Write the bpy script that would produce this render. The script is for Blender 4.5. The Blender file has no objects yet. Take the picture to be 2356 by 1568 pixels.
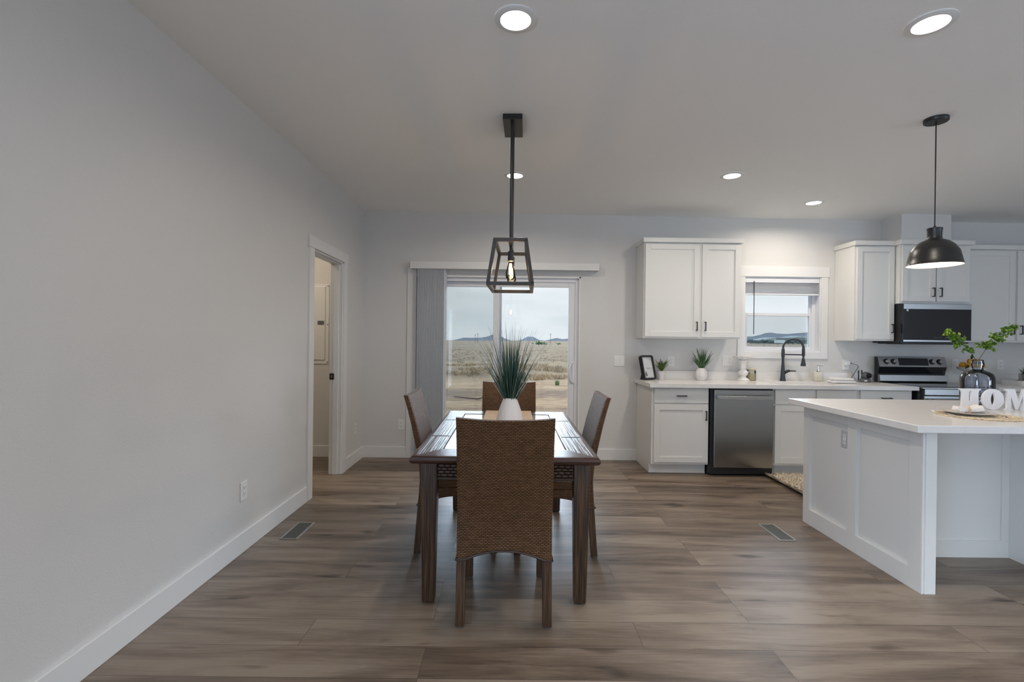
import bpy, bmesh, math, random
from math import sin, cos, pi, radians as R, sqrt
from mathutils import Vector, Matrix, noise
random.seed(7)
S = bpy.context.scene
COL = S.collection

# ------------------------------------------------------------------ camera
H = 1.33                                   # eye height
cam = bpy.data.cameras.new('camera'); cam.sensor_width = 36; cam.lens = 36*1125/2356
cam.clip_end = 6000; cam.clip_start = .05
co = bpy.data.objects.new('camera', cam); COL.objects.link(co)
roll = .012
d = Vector((3/1125, 1, -2/1125)).normalized()
rt = Vector((1, 0, roll)); rt = (rt - d*rt.dot(d)).normalized()
up = rt.cross(d)
co.matrix_world = Matrix(((rt.x, up.x, -d.x, 0), (rt.y, up.y, -d.y, 0), (rt.z, up.z, -d.z, H), (0, 0, 0, 1)))
S.camera = co

# ------------------------------------------------------------------ exposure and sky
S.view_settings.view_transform = 'Standard'; S.view_settings.look = 'None'
S.view_settings.gamma = 1; S.view_settings.use_curve_mapping = False
S.view_settings.exposure = 0.32
S.cycles.max_bounces = 10; S.cycles.diffuse_bounces = 6; S.cycles.transparent_max_bounces = 12
S.cycles.sample_clamp_indirect = 4; S.cycles.caustics_refractive = False; S.cycles.caustics_reflective = False
W = bpy.data.worlds.new('sky'); S.world = W; W.use_nodes = True
nt = W.node_tree; nt.nodes.clear()
def N(nt, t, **k):
    n = nt.nodes.new(t)
    for a, v in k.items():
        if a == 'i':
            for q, w in v.items(): n.inputs[q].default_value = w
        else: setattr(n, a, v)
    return n
SKY = 0.87
wo = N(nt, 'ShaderNodeOutputWorld'); wb = N(nt, 'ShaderNodeBackground', i={'Strength': .92})
tc = N(nt, 'ShaderNodeTexCoord'); mp = N(nt, 'ShaderNodeMapping', i={'Scale': (1.0, 1.0, 3.6)})
nz = N(nt, 'ShaderNodeTexNoise', i={'Scale': 3.4, 'Detail': 5, 'Roughness': .5})
rp = N(nt, 'ShaderNodeValToRGB')
rp.color_ramp.elements[0].position = .36; rp.color_ramp.elements[0].color = (.68, .76, .80, 1)
rp.color_ramp.elements[1].position = .60; rp.color_ramp.elements[1].color = (.86, .90, .94, 1)
e = rp.color_ramp.elements.new(.48); e.color = (.77, .83, .87, 1)
nt.links.new(tc.outputs['Generated'], mp.inputs['Vector']); nt.links.new(mp.outputs[0], nz.inputs['Vector'])
nt.links.new(nz.outputs['Fac'], rp.inputs[0]); nt.links.new(rp.outputs[0], wb.inputs['Color'])
# strength by elevation: pale horizon, an added brighter band, a dimmer zenith
sx = N(nt, 'ShaderNodeSeparateXYZ'); nt.links.new(tc.outputs['Generated'], sx.inputs[0])
mr = N(nt, 'ShaderNodeValToRGB'); cr = mr.color_ramp       # band added above the view to push light indoors, in tenths
cr.elements[0].position = .125; cr.elements[0].color = (.1, .1, .1, 1); cr.elements[1].position = .85; cr.elements[1].color = (.35, .35, .35, 1)
for p_, v_ in ((.27, 1.3), (.50, 1.2)): cr.elements.new(p_).color = (v_, v_, v_, 1)
sk = N(nt, 'ShaderNodeMath', operation='MULTIPLY'); sk.inputs[1].default_value = SKY*10
mb = N(nt, 'ShaderNodeMapRange'); mb.inputs[1].default_value = .125; mb.inputs[2].default_value = .40; mb.inputs[3].default_value = 0; mb.inputs[4].default_value = .85
bl = N(nt, 'ShaderNodeMix', data_type='RGBA'); bl.inputs[7].default_value = (.53, .73, 1, 1)
nt.links.new(sx.outputs[2], mb.inputs[0]); nt.links.new(mb.outputs[0], bl.inputs['Factor']); nt.links.new(rp.outputs[0], bl.inputs[6]); nt.links.new(bl.outputs[2], wb.inputs['Color'])
nt.links.new(sx.outputs[2], mr.inputs[0]); nt.links.new(mr.outputs[0], sk.inputs[0]); nt.links.new(sk.outputs[0], wb.inputs['Strength'])
nt.links.new(wb.outputs[0], wo.inputs['Surface'])

# large lights: daylight through a window behind the camera; side and left ones added
def area(name, loc, rot, sx, sy, power, color, spread=180):
    l = bpy.data.lights.new(name, 'AREA'); l.shape = 'RECTANGLE'; l.size = sx; l.size_y = sy
    l.energy = power; l.color = color; l.spread = R(spread)
    o = bpy.data.objects.new(name, l); COL.objects.link(o); o.location = loc; o.rotation_euler = rot
    return o
REAR_P, SIDE_P, LEFT_P = 14, 75, 125
area('daylight_rear_window', (3.8, -3.9, 1.1), (R(120), 0, 0), 3.6, 2.0, REAR_P, (.70, .82, 1))
area('side_fill_light', (8.3, -1.42, 1.1), (0, R(115), 0), 2.0, 2.0, SIDE_P, (.60, .77, 1))  # unseen lamp added as fill from the right
area('left_fill_light', (-1.98, -1.7, 1.1), (0, R(-92), 0), 2.1, 2.2, LEFT_P, (.55, .73, 1))  # unseen lamp added on the left to brighten the island end
DOWN_P = 9.5

# ------------------------------------------------------------------ materials
def mat(name, color, rough=.5, metal=0, bump=None, spec=None, trans=0, coat=0, emit=None, ior=None, var=None):
    """bump=(scale, strength, distance); var=(scale, color2)"""
    m = bpy.data.materials.new(name); m.use_nodes = True; nt = m.node_tree; b = nt.nodes['Principled BSDF']
    b.inputs['Base Color'].default_value = (*color, 1); b.inputs['Roughness'].default_value = rough
    b.inputs['Metallic'].default_value = metal
    if spec is not None: b.inputs['Specular IOR Level'].default_value = spec
    if trans: b.inputs['Transmission Weight'].default_value = trans
    if coat: b.inputs['Coat Weight'].default_value = coat; b.inputs['Coat Roughness'].default_value = .1
    if ior: b.inputs['IOR'].default_value = ior
    if emit: b.inputs['Emission Color'].default_value = (*emit[0], 1); b.inputs['Emission Strength'].default_value = emit[1]
    tc = N(nt, 'ShaderNodeTexCoord')
    if bump:
        n = N(nt, 'ShaderNodeTexNoise', i={'Scale': bump[0], 'Detail': 3})
        bp = N(nt, 'ShaderNodeBump', i={'Strength': bump[1], 'Distance': bump[2]})
        nt.links.new(tc.outputs['Object'], n.inputs['Vector']); nt.links.new(n.outputs['Fac'], bp.inputs['Height'])
        nt.links.new(bp.outputs[0], b.inputs['Normal'])
    if var:
        n = N(nt, 'ShaderNodeTexNoise', i={'Scale': var[0], 'Detail': 4})
        r = N(nt, 'ShaderNodeValToRGB'); r.color_ramp.elements[0].position = .35; r.color_ramp.elements[1].position = .65
        r.color_ramp.elements[0].color = (*color, 1); r.color_ramp.elements[1].color = (*var[1], 1)
        nt.links.new(tc.outputs['Object'], n.inputs['Vector']); nt.links.new(n.outputs['Fac'], r.inputs[0])
        nt.links.new(r.outputs[0], b.inputs['Base Color'])
    return m

M = {}
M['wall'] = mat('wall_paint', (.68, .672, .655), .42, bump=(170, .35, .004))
M['ceil'] = mat('ceiling_paint', (.90, .90, .885), .75, bump=(120, .22, .003))  # missing bounce light put into the colour, lighter than the walls
M['trim'] = mat('trim_paint', (.76, .76, .75), .38)
M['cab'] = mat('cabinet_paint', (.73, .725, .70), .36)
M['vinyl'] = mat('white_vinyl', (.76, .77, .80), .35)
M['outlet'] = mat('outlet_plastic', (.78, .78, .77), .3)
M['slot'] = mat('dark_slot', (.03, .03, .03), .5)
M['black'] = mat('black_metal', (.012, .012, .013), .42)
M['lampblack'] = mat('black_lamp_metal', (.013, .0135, .014), .36)
M['bluefaucet'] = mat('matte_black_faucet', (.028, .036, .048), .35)
M['whitein'] = mat('white_enamel', (.85, .82, .80), .5)
M['steel'] = mat('brushed_steel', (.42, .42, .42), .30, 1)
M['steelside'] = mat('range_side_black', (.015, .015, .016), .4)
M['blackglass'] = mat('black_glass', (.012, .013, .016), .06)
M['blackplastic'] = mat('black_plastic', (.015, .015, .016), .45)
M['chrome'] = mat('chrome', (.75, .75, .76), .12, 1)
M['ceramic'] = mat('white_ceramic', (.74, .70, .68), .18)
M['potwhite'] = mat('white_pot', (.74, .72, .72), .4)
M['matteceramic'] = mat('matte_white_ceramic', (.76, .75, .74), .45)
M['letter'] = mat('white_wood_letter', (.74, .73, .74), .5, bump=(60, .2, .002))
M['napkin'] = mat('white_linen', (.80, .76, .73), .9, bump=(400, .3, .001))
M['towel'] = mat('white_terry', (.80, .79, .80), .95, bump=(500, .8, .003))
M['plate'] = mat('plate_glaze', (.62, .58, .565), .25)
M['straw'] = mat('straw', (.62, .50, .34), .8, var=(60, (.75, .65, .48)))
M['rug'] = mat('cream_shag', (.66, .58, .46), .95, var=(40, (.78, .71, .59)))
M['wax'] = mat('cream_wax', (.80, .68, .44), .35)
M['orange'] = mat('orange_peel', (.80, .36, .02), .4, bump=(200, .3, .001), var=(14, (.85, .45, .03)))
M['leafdark'] = mat('dark_leaf', (.02, .04, .012), .45)
M['fern'] = mat('fern_green', (.10, .17, .022), .5, var=(30, (.045, .10, .015)))
M['grassdark'] = mat('grass_plant_green', (.035, .10, .035), .38, var=(22, (.06, .15, .05)))
M['tallgrass'] = mat('tall_grass_green', (.022, .065, .055), .28, var=(14, (.04, .095, .07)))
M['paleblade'] = mat('dry_blade', (.55, .55, .52), .4)
M['euc'] = mat('bright_leaf', (.16, .29, .02), .45, var=(26, (.05, .13, .012)))
M['lime'] = mat('lime_leaf', (.34, .50, .05), .45)
M['stem'] = mat('stem_green', (.06, .07, .02), .6)
M['soil'] = mat('dark_soil', (.03, .022, .015), .9)
M['soap'] = mat('pale_soap', (.68, .66, .56), .25)
M['grey'] = mat('grey_plastic', (.12, .125, .135), .4)
M['paper'] = mat('art_print_paper', (.66, .68, .70), .3)
M['ink'] = mat('grey_ink', (.16, .17, .19), .5)
M['ventmetal'] = mat('vent_metal', (.30, .29, .27), .4, .6)
M['vane'] = mat('blind_vane', (.60, .62, .66), .45)
M['darkleg'] = mat('dark_rattan_wood', (.045, .024, .014), .35)
M['runner'] = mat('tan_mat', (.52, .38, .26), .8)
M['bronze'] = mat('brown_black_metal', (.03, .026, .024), .35)
M['hill'] = mat('hill_haze', (.050, .050, .053), 1, var=(.01, (.062, .062, .064)))
M['hillnear'] = mat('hill_brown', (.13, .115, .105), 1)
M['tree'] = mat('desert_tree', (.022, .04, .014), 1, var=(1.5, (.035, .06, .022)))
M['duskytree'] = mat('dusky_tree', (.025, .032, .028), 1)
M['pole'] = mat('weathered_pole', (.03, .022, .018), .9)
M['shed'] = mat('shed_steel', (.075, .078, .07), .6)
M['shedroof'] = mat('shed_roof', (.12, .125, .115), .5)
M['shedpale'] = mat('pale_panel', (.22, .215, .20), .6)
M['drygrass'] = mat('dry_grass', (.14, .088, .043), 1, var=(.8, (.085, .058, .034)))
M['shrub'] = mat('green_shrub', (.05, .075, .022), .9)
for q_ in ('hill', 'hillnear', 'tree', 'duskytree', 'pole', 'shed', 'shedroof', 'shedpale', 'drygrass', 'shrub'): M[q_].node_tree.nodes['Principled BSDF'].inputs['Specular IOR Level'].default_value = 0
M['shell'] = mat('white_shell', (.80, .79, .78), .5, bump=(60, .6, .004))

def glassmat(name, tint=(1, 1, 1), refl=1.0, dens=0.0, dcol=(.5, .5, .5)):
    m = bpy.data.materials.new(name); m.use_nodes = True; nt = m.node_tree; nt.nodes.clear()
    o = N(nt, 'ShaderNodeOutputMaterial'); tr = N(nt, 'ShaderNodeBsdfTransparent'); tr.inputs[0].default_value = (*tint, 1)
    gl = N(nt, 'ShaderNodeBsdfGlossy', i={'Roughness': .02}); fr = N(nt, 'ShaderNodeFresnel', i={'IOR': 1.45})
    mu = N(nt, 'ShaderNodeMath', operation='MULTIPLY'); mu.inputs[1].default_value = refl
    mx = N(nt, 'ShaderNodeMixShader')
    nt.links.new(fr.outputs[0], mu.inputs[0]); nt.links.new(mu.outputs[0], mx.inputs[0])
    nt.links.new(tr.outputs[0], mx.inputs[1]); nt.links.new(gl.outputs[0], mx.inputs[2])
    last = mx
    if dens:
        df = N(nt, 'ShaderNodeBsdfDiffuse'); df.inputs[0].default_value = (*dcol, 1)
        m2 = N(nt, 'ShaderNodeMixShader'); m2.inputs[0].default_value = dens
        nt.links.new(mx.outputs[0], m2.inputs[1]); nt.links.new(df.outputs[0], m2.inputs[2]); last = m2
    nt.links.new(last.outputs[0], o.inputs[0])
    return m
M['pane'] = glassmat('window_glass', (.97, .98, .98))
M['screen'] = glassmat('insect_screen', (.87, .885, .885), 0, .05, (.3, .3, .3))
M['bulb'] = glassmat('bulb_glass', (1, .93, .82), 1)
M['jar'] = glassmat('smoky_blue_glass', (.84, .87, .92), 1.6)
M['candleglass'] = glassmat('candle_glass', (.985, .98, .95), 1)
M['tableglass'] = mat('table_glass', (.30, .34, .36), .03, coat=.5)

def emat(name, col, st):
    m = bpy.data.materials.new(name); m.use_nodes = True; nt = m.node_tree; nt.nodes.clear()
    o = N(nt, 'ShaderNodeOutputMaterial'); em = N(nt, 'ShaderNodeEmission', i={'Strength': st}); em.inputs[0].default_value = (*col, 1)
    nt.links.new(em.outputs[0], o.inputs[0]); return m
M['lens'] = emat('lamp_lens', (1, .96, .88), 5)
M['filament'] = emat('glowing_filament', (1, .62, .28), 14)

def ramp(nt, stops):
    r = N(nt, 'ShaderNodeValToRGB'); el = r.color_ramp.elements
    while len(el) < len(stops): el.new(.5)
    for e_, (p, c) in zip(el, stops): e_.position = p; e_.color = (*c, 1)
    return r
def mathn(nt, op, a, b=None):
    n = N(nt, 'ShaderNodeMath', operation=op)
    for i_, x in enumerate((a, b)):
        if x is None: continue
        if isinstance(x, (int, float)): n.inputs[i_].default_value = x
        else: nt.links.new(x, n.inputs[i_])
    return n.outputs[0]

def floor_material():
    m = bpy.data.materials.new('oak_planks'); m.use_nodes = True; nt = m.node_tree; b = nt.nodes['Principled BSDF']; L = nt.links.new
    tc = N(nt, 'ShaderNodeTexCoord'); mp = N(nt, 'ShaderNodeMapping', i={'Location': (.35, -1.915 + 10, 0)})
    L(tc.outputs['Object'], mp.inputs[0])
    def brick(c1, c2, mo):
        br = N(nt, 'ShaderNodeTexBrick', offset=.37, offset_frequency=3, squash=1, i={'Scale': 1.0, 'Mortar Size': .0012, 'Mortar Smooth': .3, 'Bias': 0, 'Brick Width': 1.5, 'Row Height': .2})
        br.inputs['Color1'].default_value = c1; br.inputs['Color2'].default_value = c2; br.inputs['Mortar'].default_value = mo
        L(mp.outputs[0], br.inputs['Vector']); return br
    br = brick((0, 0, 0, 1), (1, 1, 1, 1), (.5, .5, .5, 1))
    cx = N(nt, 'ShaderNodeCombineXYZ'); sc = mathn(nt, 'MULTIPLY', br.outputs['Color'], 37.0)
    L(sc, cx.inputs[2]); L(sc, cx.inputs[0])
    ad = N(nt, 'ShaderNodeVectorMath', operation='ADD'); L(tc.outputs['Object'], ad.inputs[0]); L(cx.outputs[0], ad.inputs[1])
    def noi(scale, s, det=6, rg=.6, dist=0):
        q = N(nt, 'ShaderNodeMapping', i={'Scale': scale}); L(ad.outputs[0], q.inputs[0])
        n = N(nt, 'ShaderNodeTexNoise', i={'Scale': s, 'Detail': det, 'Roughness': rg, 'Distortion': dist}); L(q.outputs[0], n.inputs['Vector']); return n
    broad = noi((.8, 5.5, 1), 1.3, 5, .55, .8)
    grain = noi((2.2, 55, 1), 2.0, 5, .7, .2)
    pore = noi((14, 260, 1), 1.5, 3, .6)
    knot = noi((1.6, 6, 1), 1.7, 2, .4)
    v = mathn(nt, 'MULTIPLY', broad.outputs['Fac'], .62)
    v = mathn(nt, 'ADD', v, mathn(nt, 'MULTIPLY', grain.outputs['Fac'], .30))
    v = mathn(nt, 'ADD', v, mathn(nt, 'MULTIPLY', br.outputs['Color'], .13))
    v = mathn(nt, 'ADD', v, mathn(nt, 'MULTIPLY', pore.outputs['Fac'], .06))
    kr = ramp(nt, [(.66, (0, 0, 0)), (.78, (1, 1, 1))]); L(knot.outputs['Fac'], kr.inputs[0])
    v = mathn(nt, 'SUBTRACT', v, mathn(nt, 'MULTIPLY', kr.outputs[0], .22))
    r = ramp(nt, [(.33, (.042, .028, .019)), (.44, (.100, .071, .050)), (.54, (.168, .124, .090)), (.68, (.27, .212, .162))]); L(v, r.inputs[0])
    mx = N(nt, 'ShaderNodeMix', data_type='RGBA'); L(br.outputs['Fac'], mx.inputs['Factor']); L(r.outputs[0], mx.inputs[6]); mx.inputs[7].default_value = (.05, .038, .03, 1)
    L(mx.outputs[2], b.inputs['Base Color'])
    rr = mathn(nt, 'ADD', mathn(nt, 'MULTIPLY', grain.outputs['Fac'], .16), .34); L(rr, b.inputs['Roughness'])
    hh = mathn(nt, 'SUBTRACT', mathn(nt, 'ADD', mathn(nt, 'MULTIPLY', grain.outputs['Fac'], .5), pore.outputs['Fac']), mathn(nt, 'MULTIPLY', br.outputs['Fac'], 2.0))
    bp = N(nt, 'ShaderNodeBump', i={'Strength': .16, 'Distance': .002}); L(hh, bp.inputs['Height']); L(bp.outputs[0], b.inputs['Normal'])
    return m
M['floor'] = floor_material()

def weave_material(name, pu, pv, dark, mid, hi, rough=.34, dist=.0035, twill=.5):
    m = bpy.data.materials.new(name); m.use_nodes = True; nt = m.node_tree; b = nt.nodes['Principled BSDF']; L = nt.links.new
    uv = N(nt, 'ShaderNodeUVMap'); sp = N(nt, 'ShaderNodeSeparateXYZ')
    wn = N(nt, 'ShaderNodeTexNoise', i={'Scale': 26, 'Detail': 2}); L(uv.outputs[0], wn.inputs['Vector'])
    wob = N(nt, 'ShaderNodeVectorMath', operation='SCALE'); L(wn.outputs['Color'], wob.inputs[0]); wob.inputs['Scale'].default_value = .0065
    av = N(nt, 'ShaderNodeVectorMath', operation='ADD'); L(uv.outputs[0], av.inputs[0]); L(wob.outputs[0], av.inputs[1]); L(av.outputs[0], sp.inputs[0])
    v = mathn(nt, 'DIVIDE', sp.outputs[1], pv); row = mathn(nt, 'FLOOR', v); fv = mathn(nt, 'FRACT', v)
    u = mathn(nt, 'ADD', mathn(nt, 'DIVIDE', sp.outputs[0], pu), mathn(nt, 'MULTIPLY', row, twill))
    hu = mathn(nt, 'ABSOLUTE', mathn(nt, 'SINE', mathn(nt, 'MULTIPLY', u, pi)))
    hu = mathn(nt, 'POWER', hu, .55)
    hv = mathn(nt, 'POWER', mathn(nt, 'SINE', mathn(nt, 'MULTIPLY', fv, pi)), .6)
    h = mathn(nt, 'MULTIPLY', mathn(nt, 'ADD', mathn(nt, 'MULTIPLY', hu, .65), .35), hv)
    cell = N(nt, 'ShaderNodeCombineXYZ'); L(mathn(nt, 'FLOOR', u), cell.inputs[0]); L(row, cell.inputs[1])
    wh = N(nt, 'ShaderNodeTexWhiteNoise', noise_dimensions='2D'); L(cell.outputs[0], wh.inputs['Vector'])
    vv = mathn(nt, 'ADD', mathn(nt, 'MULTIPLY', h, .8), mathn(nt, 'MULTIPLY', wh.outputs['Value'], .25))
    r = ramp(nt, [(.12, dark), (.55, mid), (1.0, hi)]); L(vv, r.inputs[0]); L(r.outputs[0], b.inputs['Base Color'])
    L(mathn(nt, 'SUBTRACT', rough+.45, mathn(nt, 'MULTIPLY', h, .45)), b.inputs['Roughness']); L(mathn(nt, 'MULTIPLY', mathn(nt, 'POWER', h, 2.4), .7), b.inputs['Specular IOR Level'])
    bp = N(nt, 'ShaderNodeBump', i={'Strength': 1, 'Distance': dist}); L(h, bp.inputs['Height']); L(bp.outputs[0], b.inputs['Normal'])
    return m
M['weave'] = weave_material('woven_rattan', .019, .0076, (.024, .010, .004), (.092, .042, .016), (.165, .083, .036), .28, .0024)
M['apronweave'] = weave_material('wide_woven_rattan', .032, .016, (.012, .007, .004), (.05, .028, .017), (.10, .06, .04))
M['matweave'] = weave_material('woven_mat', .012, .005, (.25, .17, .11), (.50, .37, .26), (.62, .48, .35), .8, .001)

def streak_material(name, axis, pitch, cols, rough, dist=.002, lenscale=3):
    """narrow strips running along one UV axis (0=u, 1=v)"""
    m = bpy.data.materials.new(name); m.use_nodes = True; nt = m.node_tree; b = nt.nodes['Principled BSDF']; L = nt.links.new
    uv = N(nt, 'ShaderNodeUVMap')
    s = (lenscale, 1/pitch, 1) if axis == 0 else (1/pitch, lenscale, 1)
    mp = N(nt, 'ShaderNodeMapping', i={'Scale': s}); L(uv.outputs[0], mp.inputs[0])
    n = N(nt, 'ShaderNodeTexNoise', i={'Scale': 1, 'Detail': 3, 'Roughness': .6, 'Distortion': .3}); L(mp.outputs[0], n.inputs['Vector'])
    r = ramp(nt, cols); L(n.outputs['Fac'], r.inputs[0]); L(r.outputs[0], b.inputs['Base Color'])
    b.inputs['Roughness'].default_value = rough
    bp = N(nt, 'ShaderNodeBump', i={'Strength': 1, 'Distance': dist}); L(n.outputs['Fac'], bp.inputs['Height']); L(bp.outputs[0], b.inputs['Normal'])
    return m
M['bamboo'] = streak_material('split_bamboo', 1, .010, [(.38, (.012, .008, .007)), (.5, (.06, .036, .028)), (.62, (.13, .08, .06))], .22, .0025, 1.0)
M['legwood'] = streak_material('striped_leg_wood', 1, .006, [(.36, (.014, .007, .004)), (.5, (.048, .023, .010)), (.64, (.105, .055, .024))], .33, .0012)
M['endwood'] = streak_material('table_end_wood', 0, .012, [(.36, (.03, .013, .009)), (.6, (.075, .034, .023))], .25, .001, 2)

def quartz():
    m = mat('white_quartz', (.74, .725, .71), .22); nt = m.node_tree; b = nt.nodes['Principled BSDF']
    tc = N(nt, 'ShaderNodeTexCoord'); n = N(nt, 'ShaderNodeTexNoise', i={'Scale': 2.2, 'Detail': 6, 'Distortion': 1.6}); nt.links.new(tc.outputs['Object'], n.inputs['Vector'])
    r = ramp(nt, [(.47, (.745, .73, .715)), (.50, (.715, .70, .69)), (.53, (.745, .73, .715))]); nt.links.new(n.outputs['Fac'], r.inputs[0]); nt.links.new(r.outputs[0], b.inputs['Base Color'])
    return m
M['quartz'] = quartz()

def steel_brushed():
    m = mat('dishwasher_steel', (.36, .365, .38), .24, 1); nt = m.node_tree; b = nt.nodes['Principled BSDF']
    b.inputs['Anisotropic'].default_value = .5
    tc = N(nt, 'ShaderNodeTexCoord'); mp = N(nt, 'ShaderNodeMapping', i={'Scale': (900, 900, 6)})
    n = N(nt, 'ShaderNodeTexNoise', i={'Scale': 1, 'Detail': 1}); nt.links.new(tc.outputs['Object'], mp.inputs[0]); nt.links.new(mp.outputs[0], n.inputs['Vector'])
    bp = N(nt, 'ShaderNodeBump', i={'Strength': .05, 'Distance': .001}); nt.links.new(n.outputs['Fac'], bp.inputs['Height']); nt.links.new(bp.outputs[0], b.inputs['Normal'])
    return m
M['dwsteel'] = steel_brushed()

def ground_material():
    m = bpy.data.materials.new('desert_ground'); m.use_nodes = True; nt = m.node_tree; b = nt.nodes['Principled BSDF']; L = nt.links.new
    tc = N(nt, 'ShaderNodeTexCoord')
    def noi(s, det, sc=(1, 1, 1)):
        q = N(nt, 'ShaderNodeMapping', i={'Scale': sc}); L(tc.outputs['Object'], q.inputs[0])
        n = N(nt, 'ShaderNodeTexNoise', i={'Scale': s, 'Detail': det, 'Roughness': .65}); L(q.outputs[0], n.inputs['Vector']); return n.outputs['Fac']
    a = noi(.35, 8, (.35, 1, 1)); f = noi(6, 6, (.5, 1, 1)); g = noi(.05, 5, (.25, 1, 1)); h = noi(.9, 7)
    dirt = ramp(nt, [(.40, (.050, .026, .011)), (.50, (.104, .058, .0255)), (.60, (.150, .091, .044))]); L(mathn(nt, 'ADD', mathn(nt, 'MULTIPLY', a, .6), mathn(nt, 'MULTIPLY', f, .4)), dirt.inputs[0])
    gr = ramp(nt, [(.40, (.040, .023, .009)), (.50, (.076, .044, .0175)), (.60, (.110, .069, .031))]); L(mathn(nt, 'ADD', mathn(nt, 'MULTIPLY', g, .55), mathn(nt, 'MULTIPLY', h, .45)), gr.inputs[0])
    sp = N(nt, 'ShaderNodeSeparateXYZ'); L(tc.outputs['Object'], sp.inputs[0])
    t = mathn(nt, 'ADD', sp.outputs[1], mathn(nt, 'MULTIPLY', h, 6.0))
    rm = N(nt, 'ShaderNodeMapRange'); rm.inputs[1].default_value = 23; rm.inputs[2].default_value = 27; L(t, rm.inputs[0])
    mx = N(nt, 'ShaderNodeMix', data_type='RGBA'); L(rm.outputs[0], mx.inputs['Factor']); L(dirt.outputs[0], mx.inputs[6]); L(gr.outputs[0], mx.inputs[7])
    L(mx.outputs[2], b.inputs['Base Color']); b.inputs['Roughness'].default_value = 1; b.inputs['Specular IOR Level'].default_value = .1
    bp = N(nt, 'ShaderNodeBump', i={'Strength': .8, 'Distance': .12}); L(mathn(nt, 'ADD', a, mathn(nt, 'MULTIPLY', f, .3)), bp.inputs['Height']); L(bp.outputs[0], b.inputs['Normal'])
    return m
M['ground'] = ground_material()

# ------------------------------------------------------------------ builders
def BM(): return bmesh.new()
def box(bm, x0, x1, y0, y1, z0, z1, mi=0):
    v = [bm.verts.new(p) for p in ((x0,y0,z0),(x1,y0,z0),(x1,y1,z0),(x0,y1,z0),(x0,y0,z1),(x1,y0,z1),(x1,y1,z1),(x0,y1,z1))]
    for f in ((0,3,2,1),(4,5,6,7),(0,1,5,4),(1,2,6,5),(2,3,7,6),(3,0,4,7)):
        bm.faces.new([v[i] for i in f]).material_index = mi
    return v
def ring(bm, c, ax, r, n, sx=1):
    ax = Vector(ax).normalized(); t = Vector((0,0,1)) if abs(ax.z) < .9 else Vector((1,0,0))
    a = ax.cross(t).normalized(); b = ax.cross(a)
    return [bm.verts.new(Vector(c) + a*cos(2*pi*i/n)*r*sx + b*sin(2*pi*i/n)*r) for i in range(n)]
def bridge(bm, a, b):
    n = len(a)
    for i in range(n): bm.faces.new((a[i], a[(i+1)%n], b[(i+1)%n], b[i]))
def tube(bm, pts, r, n=8, cap=True):
    pts = [Vector(p) for p in pts]; rr = r if isinstance(r, (list, tuple)) else [r]*len(pts)
    prev = None; first = None
    t0 = (pts[1]-pts[0]).normalized(); ref = Vector((0,0,1)) if abs(t0.z) < .9 else Vector((1,0,0))
    a = t0.cross(ref).normalized()
    for i, p in enumerate(pts):
        t = (pts[min(i+1, len(pts)-1)] - pts[max(i-1, 0)]).normalized()
        a = (a - t*a.dot(t)).normalized(); b = t.cross(a)
        vs = [bm.verts.new(p + a*cos(2*pi*k/n)*rr[i] + b*sin(2*pi*k/n)*rr[i]) for k in range(n)]
        if prev: bridge(bm, prev, vs)
        else: first = vs
        prev = vs
    if cap and len(first) > 2:
        bm.faces.new(list(reversed(first))); bm.faces.new(prev)
def cyl(bm, p0, p1, r0, r1=None, n=24): tube(bm, [p0, p1], [r0, r0 if r1 is None else r1], n)
def lathe(bm, prof, c=(0,0,0), n=32, sx=1, sy=1, wob=None):
    """prof: list of (r, z); closed to the axis where r==0"""
    c = Vector(c); prev = None
    for r, z in prof:
        if r < 1e-6: cur = [bm.verts.new(c + Vector((0,0,z)))]
        else: cur = [bm.verts.new(c + Vector((cos(2*pi*i/n)*r*sx*(wob(i/n, z) if wob else 1), sin(2*pi*i/n)*r*sy*(wob(i/n, z) if wob else 1), z))) for i in range(n)]
        if prev:
            if len(prev) == 1 and len(cur) > 1:
                for i in range(n): bm.faces.new((prev[0], cur[i], cur[(i+1)%n]))
            elif len(cur) == 1 and len(prev) > 1:
                for i in range(n): bm.faces.new((prev[i], prev[(i+1)%n], cur[0]))
            elif len(cur) > 1: bridge(bm, prev, cur)
        prev = cur
def prism(bm, pts, axis, a, b, mi=0):
    """extrude a 2D polygon along axis 'x','y' or 'z'. pts are the other two coordinates in order"""
    def P(q, t):
        return {'x': (t, q[0], q[1]), 'y': (q[0], t, q[1]), 'z': (q[0], q[1], t)}[axis]
    A = [bm.verts.new(P(q, a)) for q in pts]; B = [bm.verts.new(P(q, b)) for q in pts]
    bm.faces.new(A).material_index = mi; bm.faces.new(list(reversed(B))).material_index = mi
    n = len(pts)
    for i in range(n): bm.faces.new((A[i], B[i], B[(i+1)%n], A[(i+1)%n])).material_index = mi
def sphere(bm, c, r, sx=1, sy=1, sz=1, u=16, v=10):
    mtx = Matrix.Translation(c) @ Matrix.Diagonal((r*sx, r*sy, r*sz, 1))
    bmesh.ops.create_uvsphere(bm, u_segments=u, v_segments=v, radius=1, matrix=mtx)
def boxuv(bm):
    uv = bm.loops.layers.uv.new('UVMap')
    bm.normal_update()
    for f in bm.faces:
        n = f.normal; a = max(range(3), key=lambda i: abs(n[i]))
        for l in f.loops:
            c = l.vert.co
            l[uv].uv = (c.y, c.z) if a == 0 else ((c.x, c.z) if a == 1 else (c.x, c.y))
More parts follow.
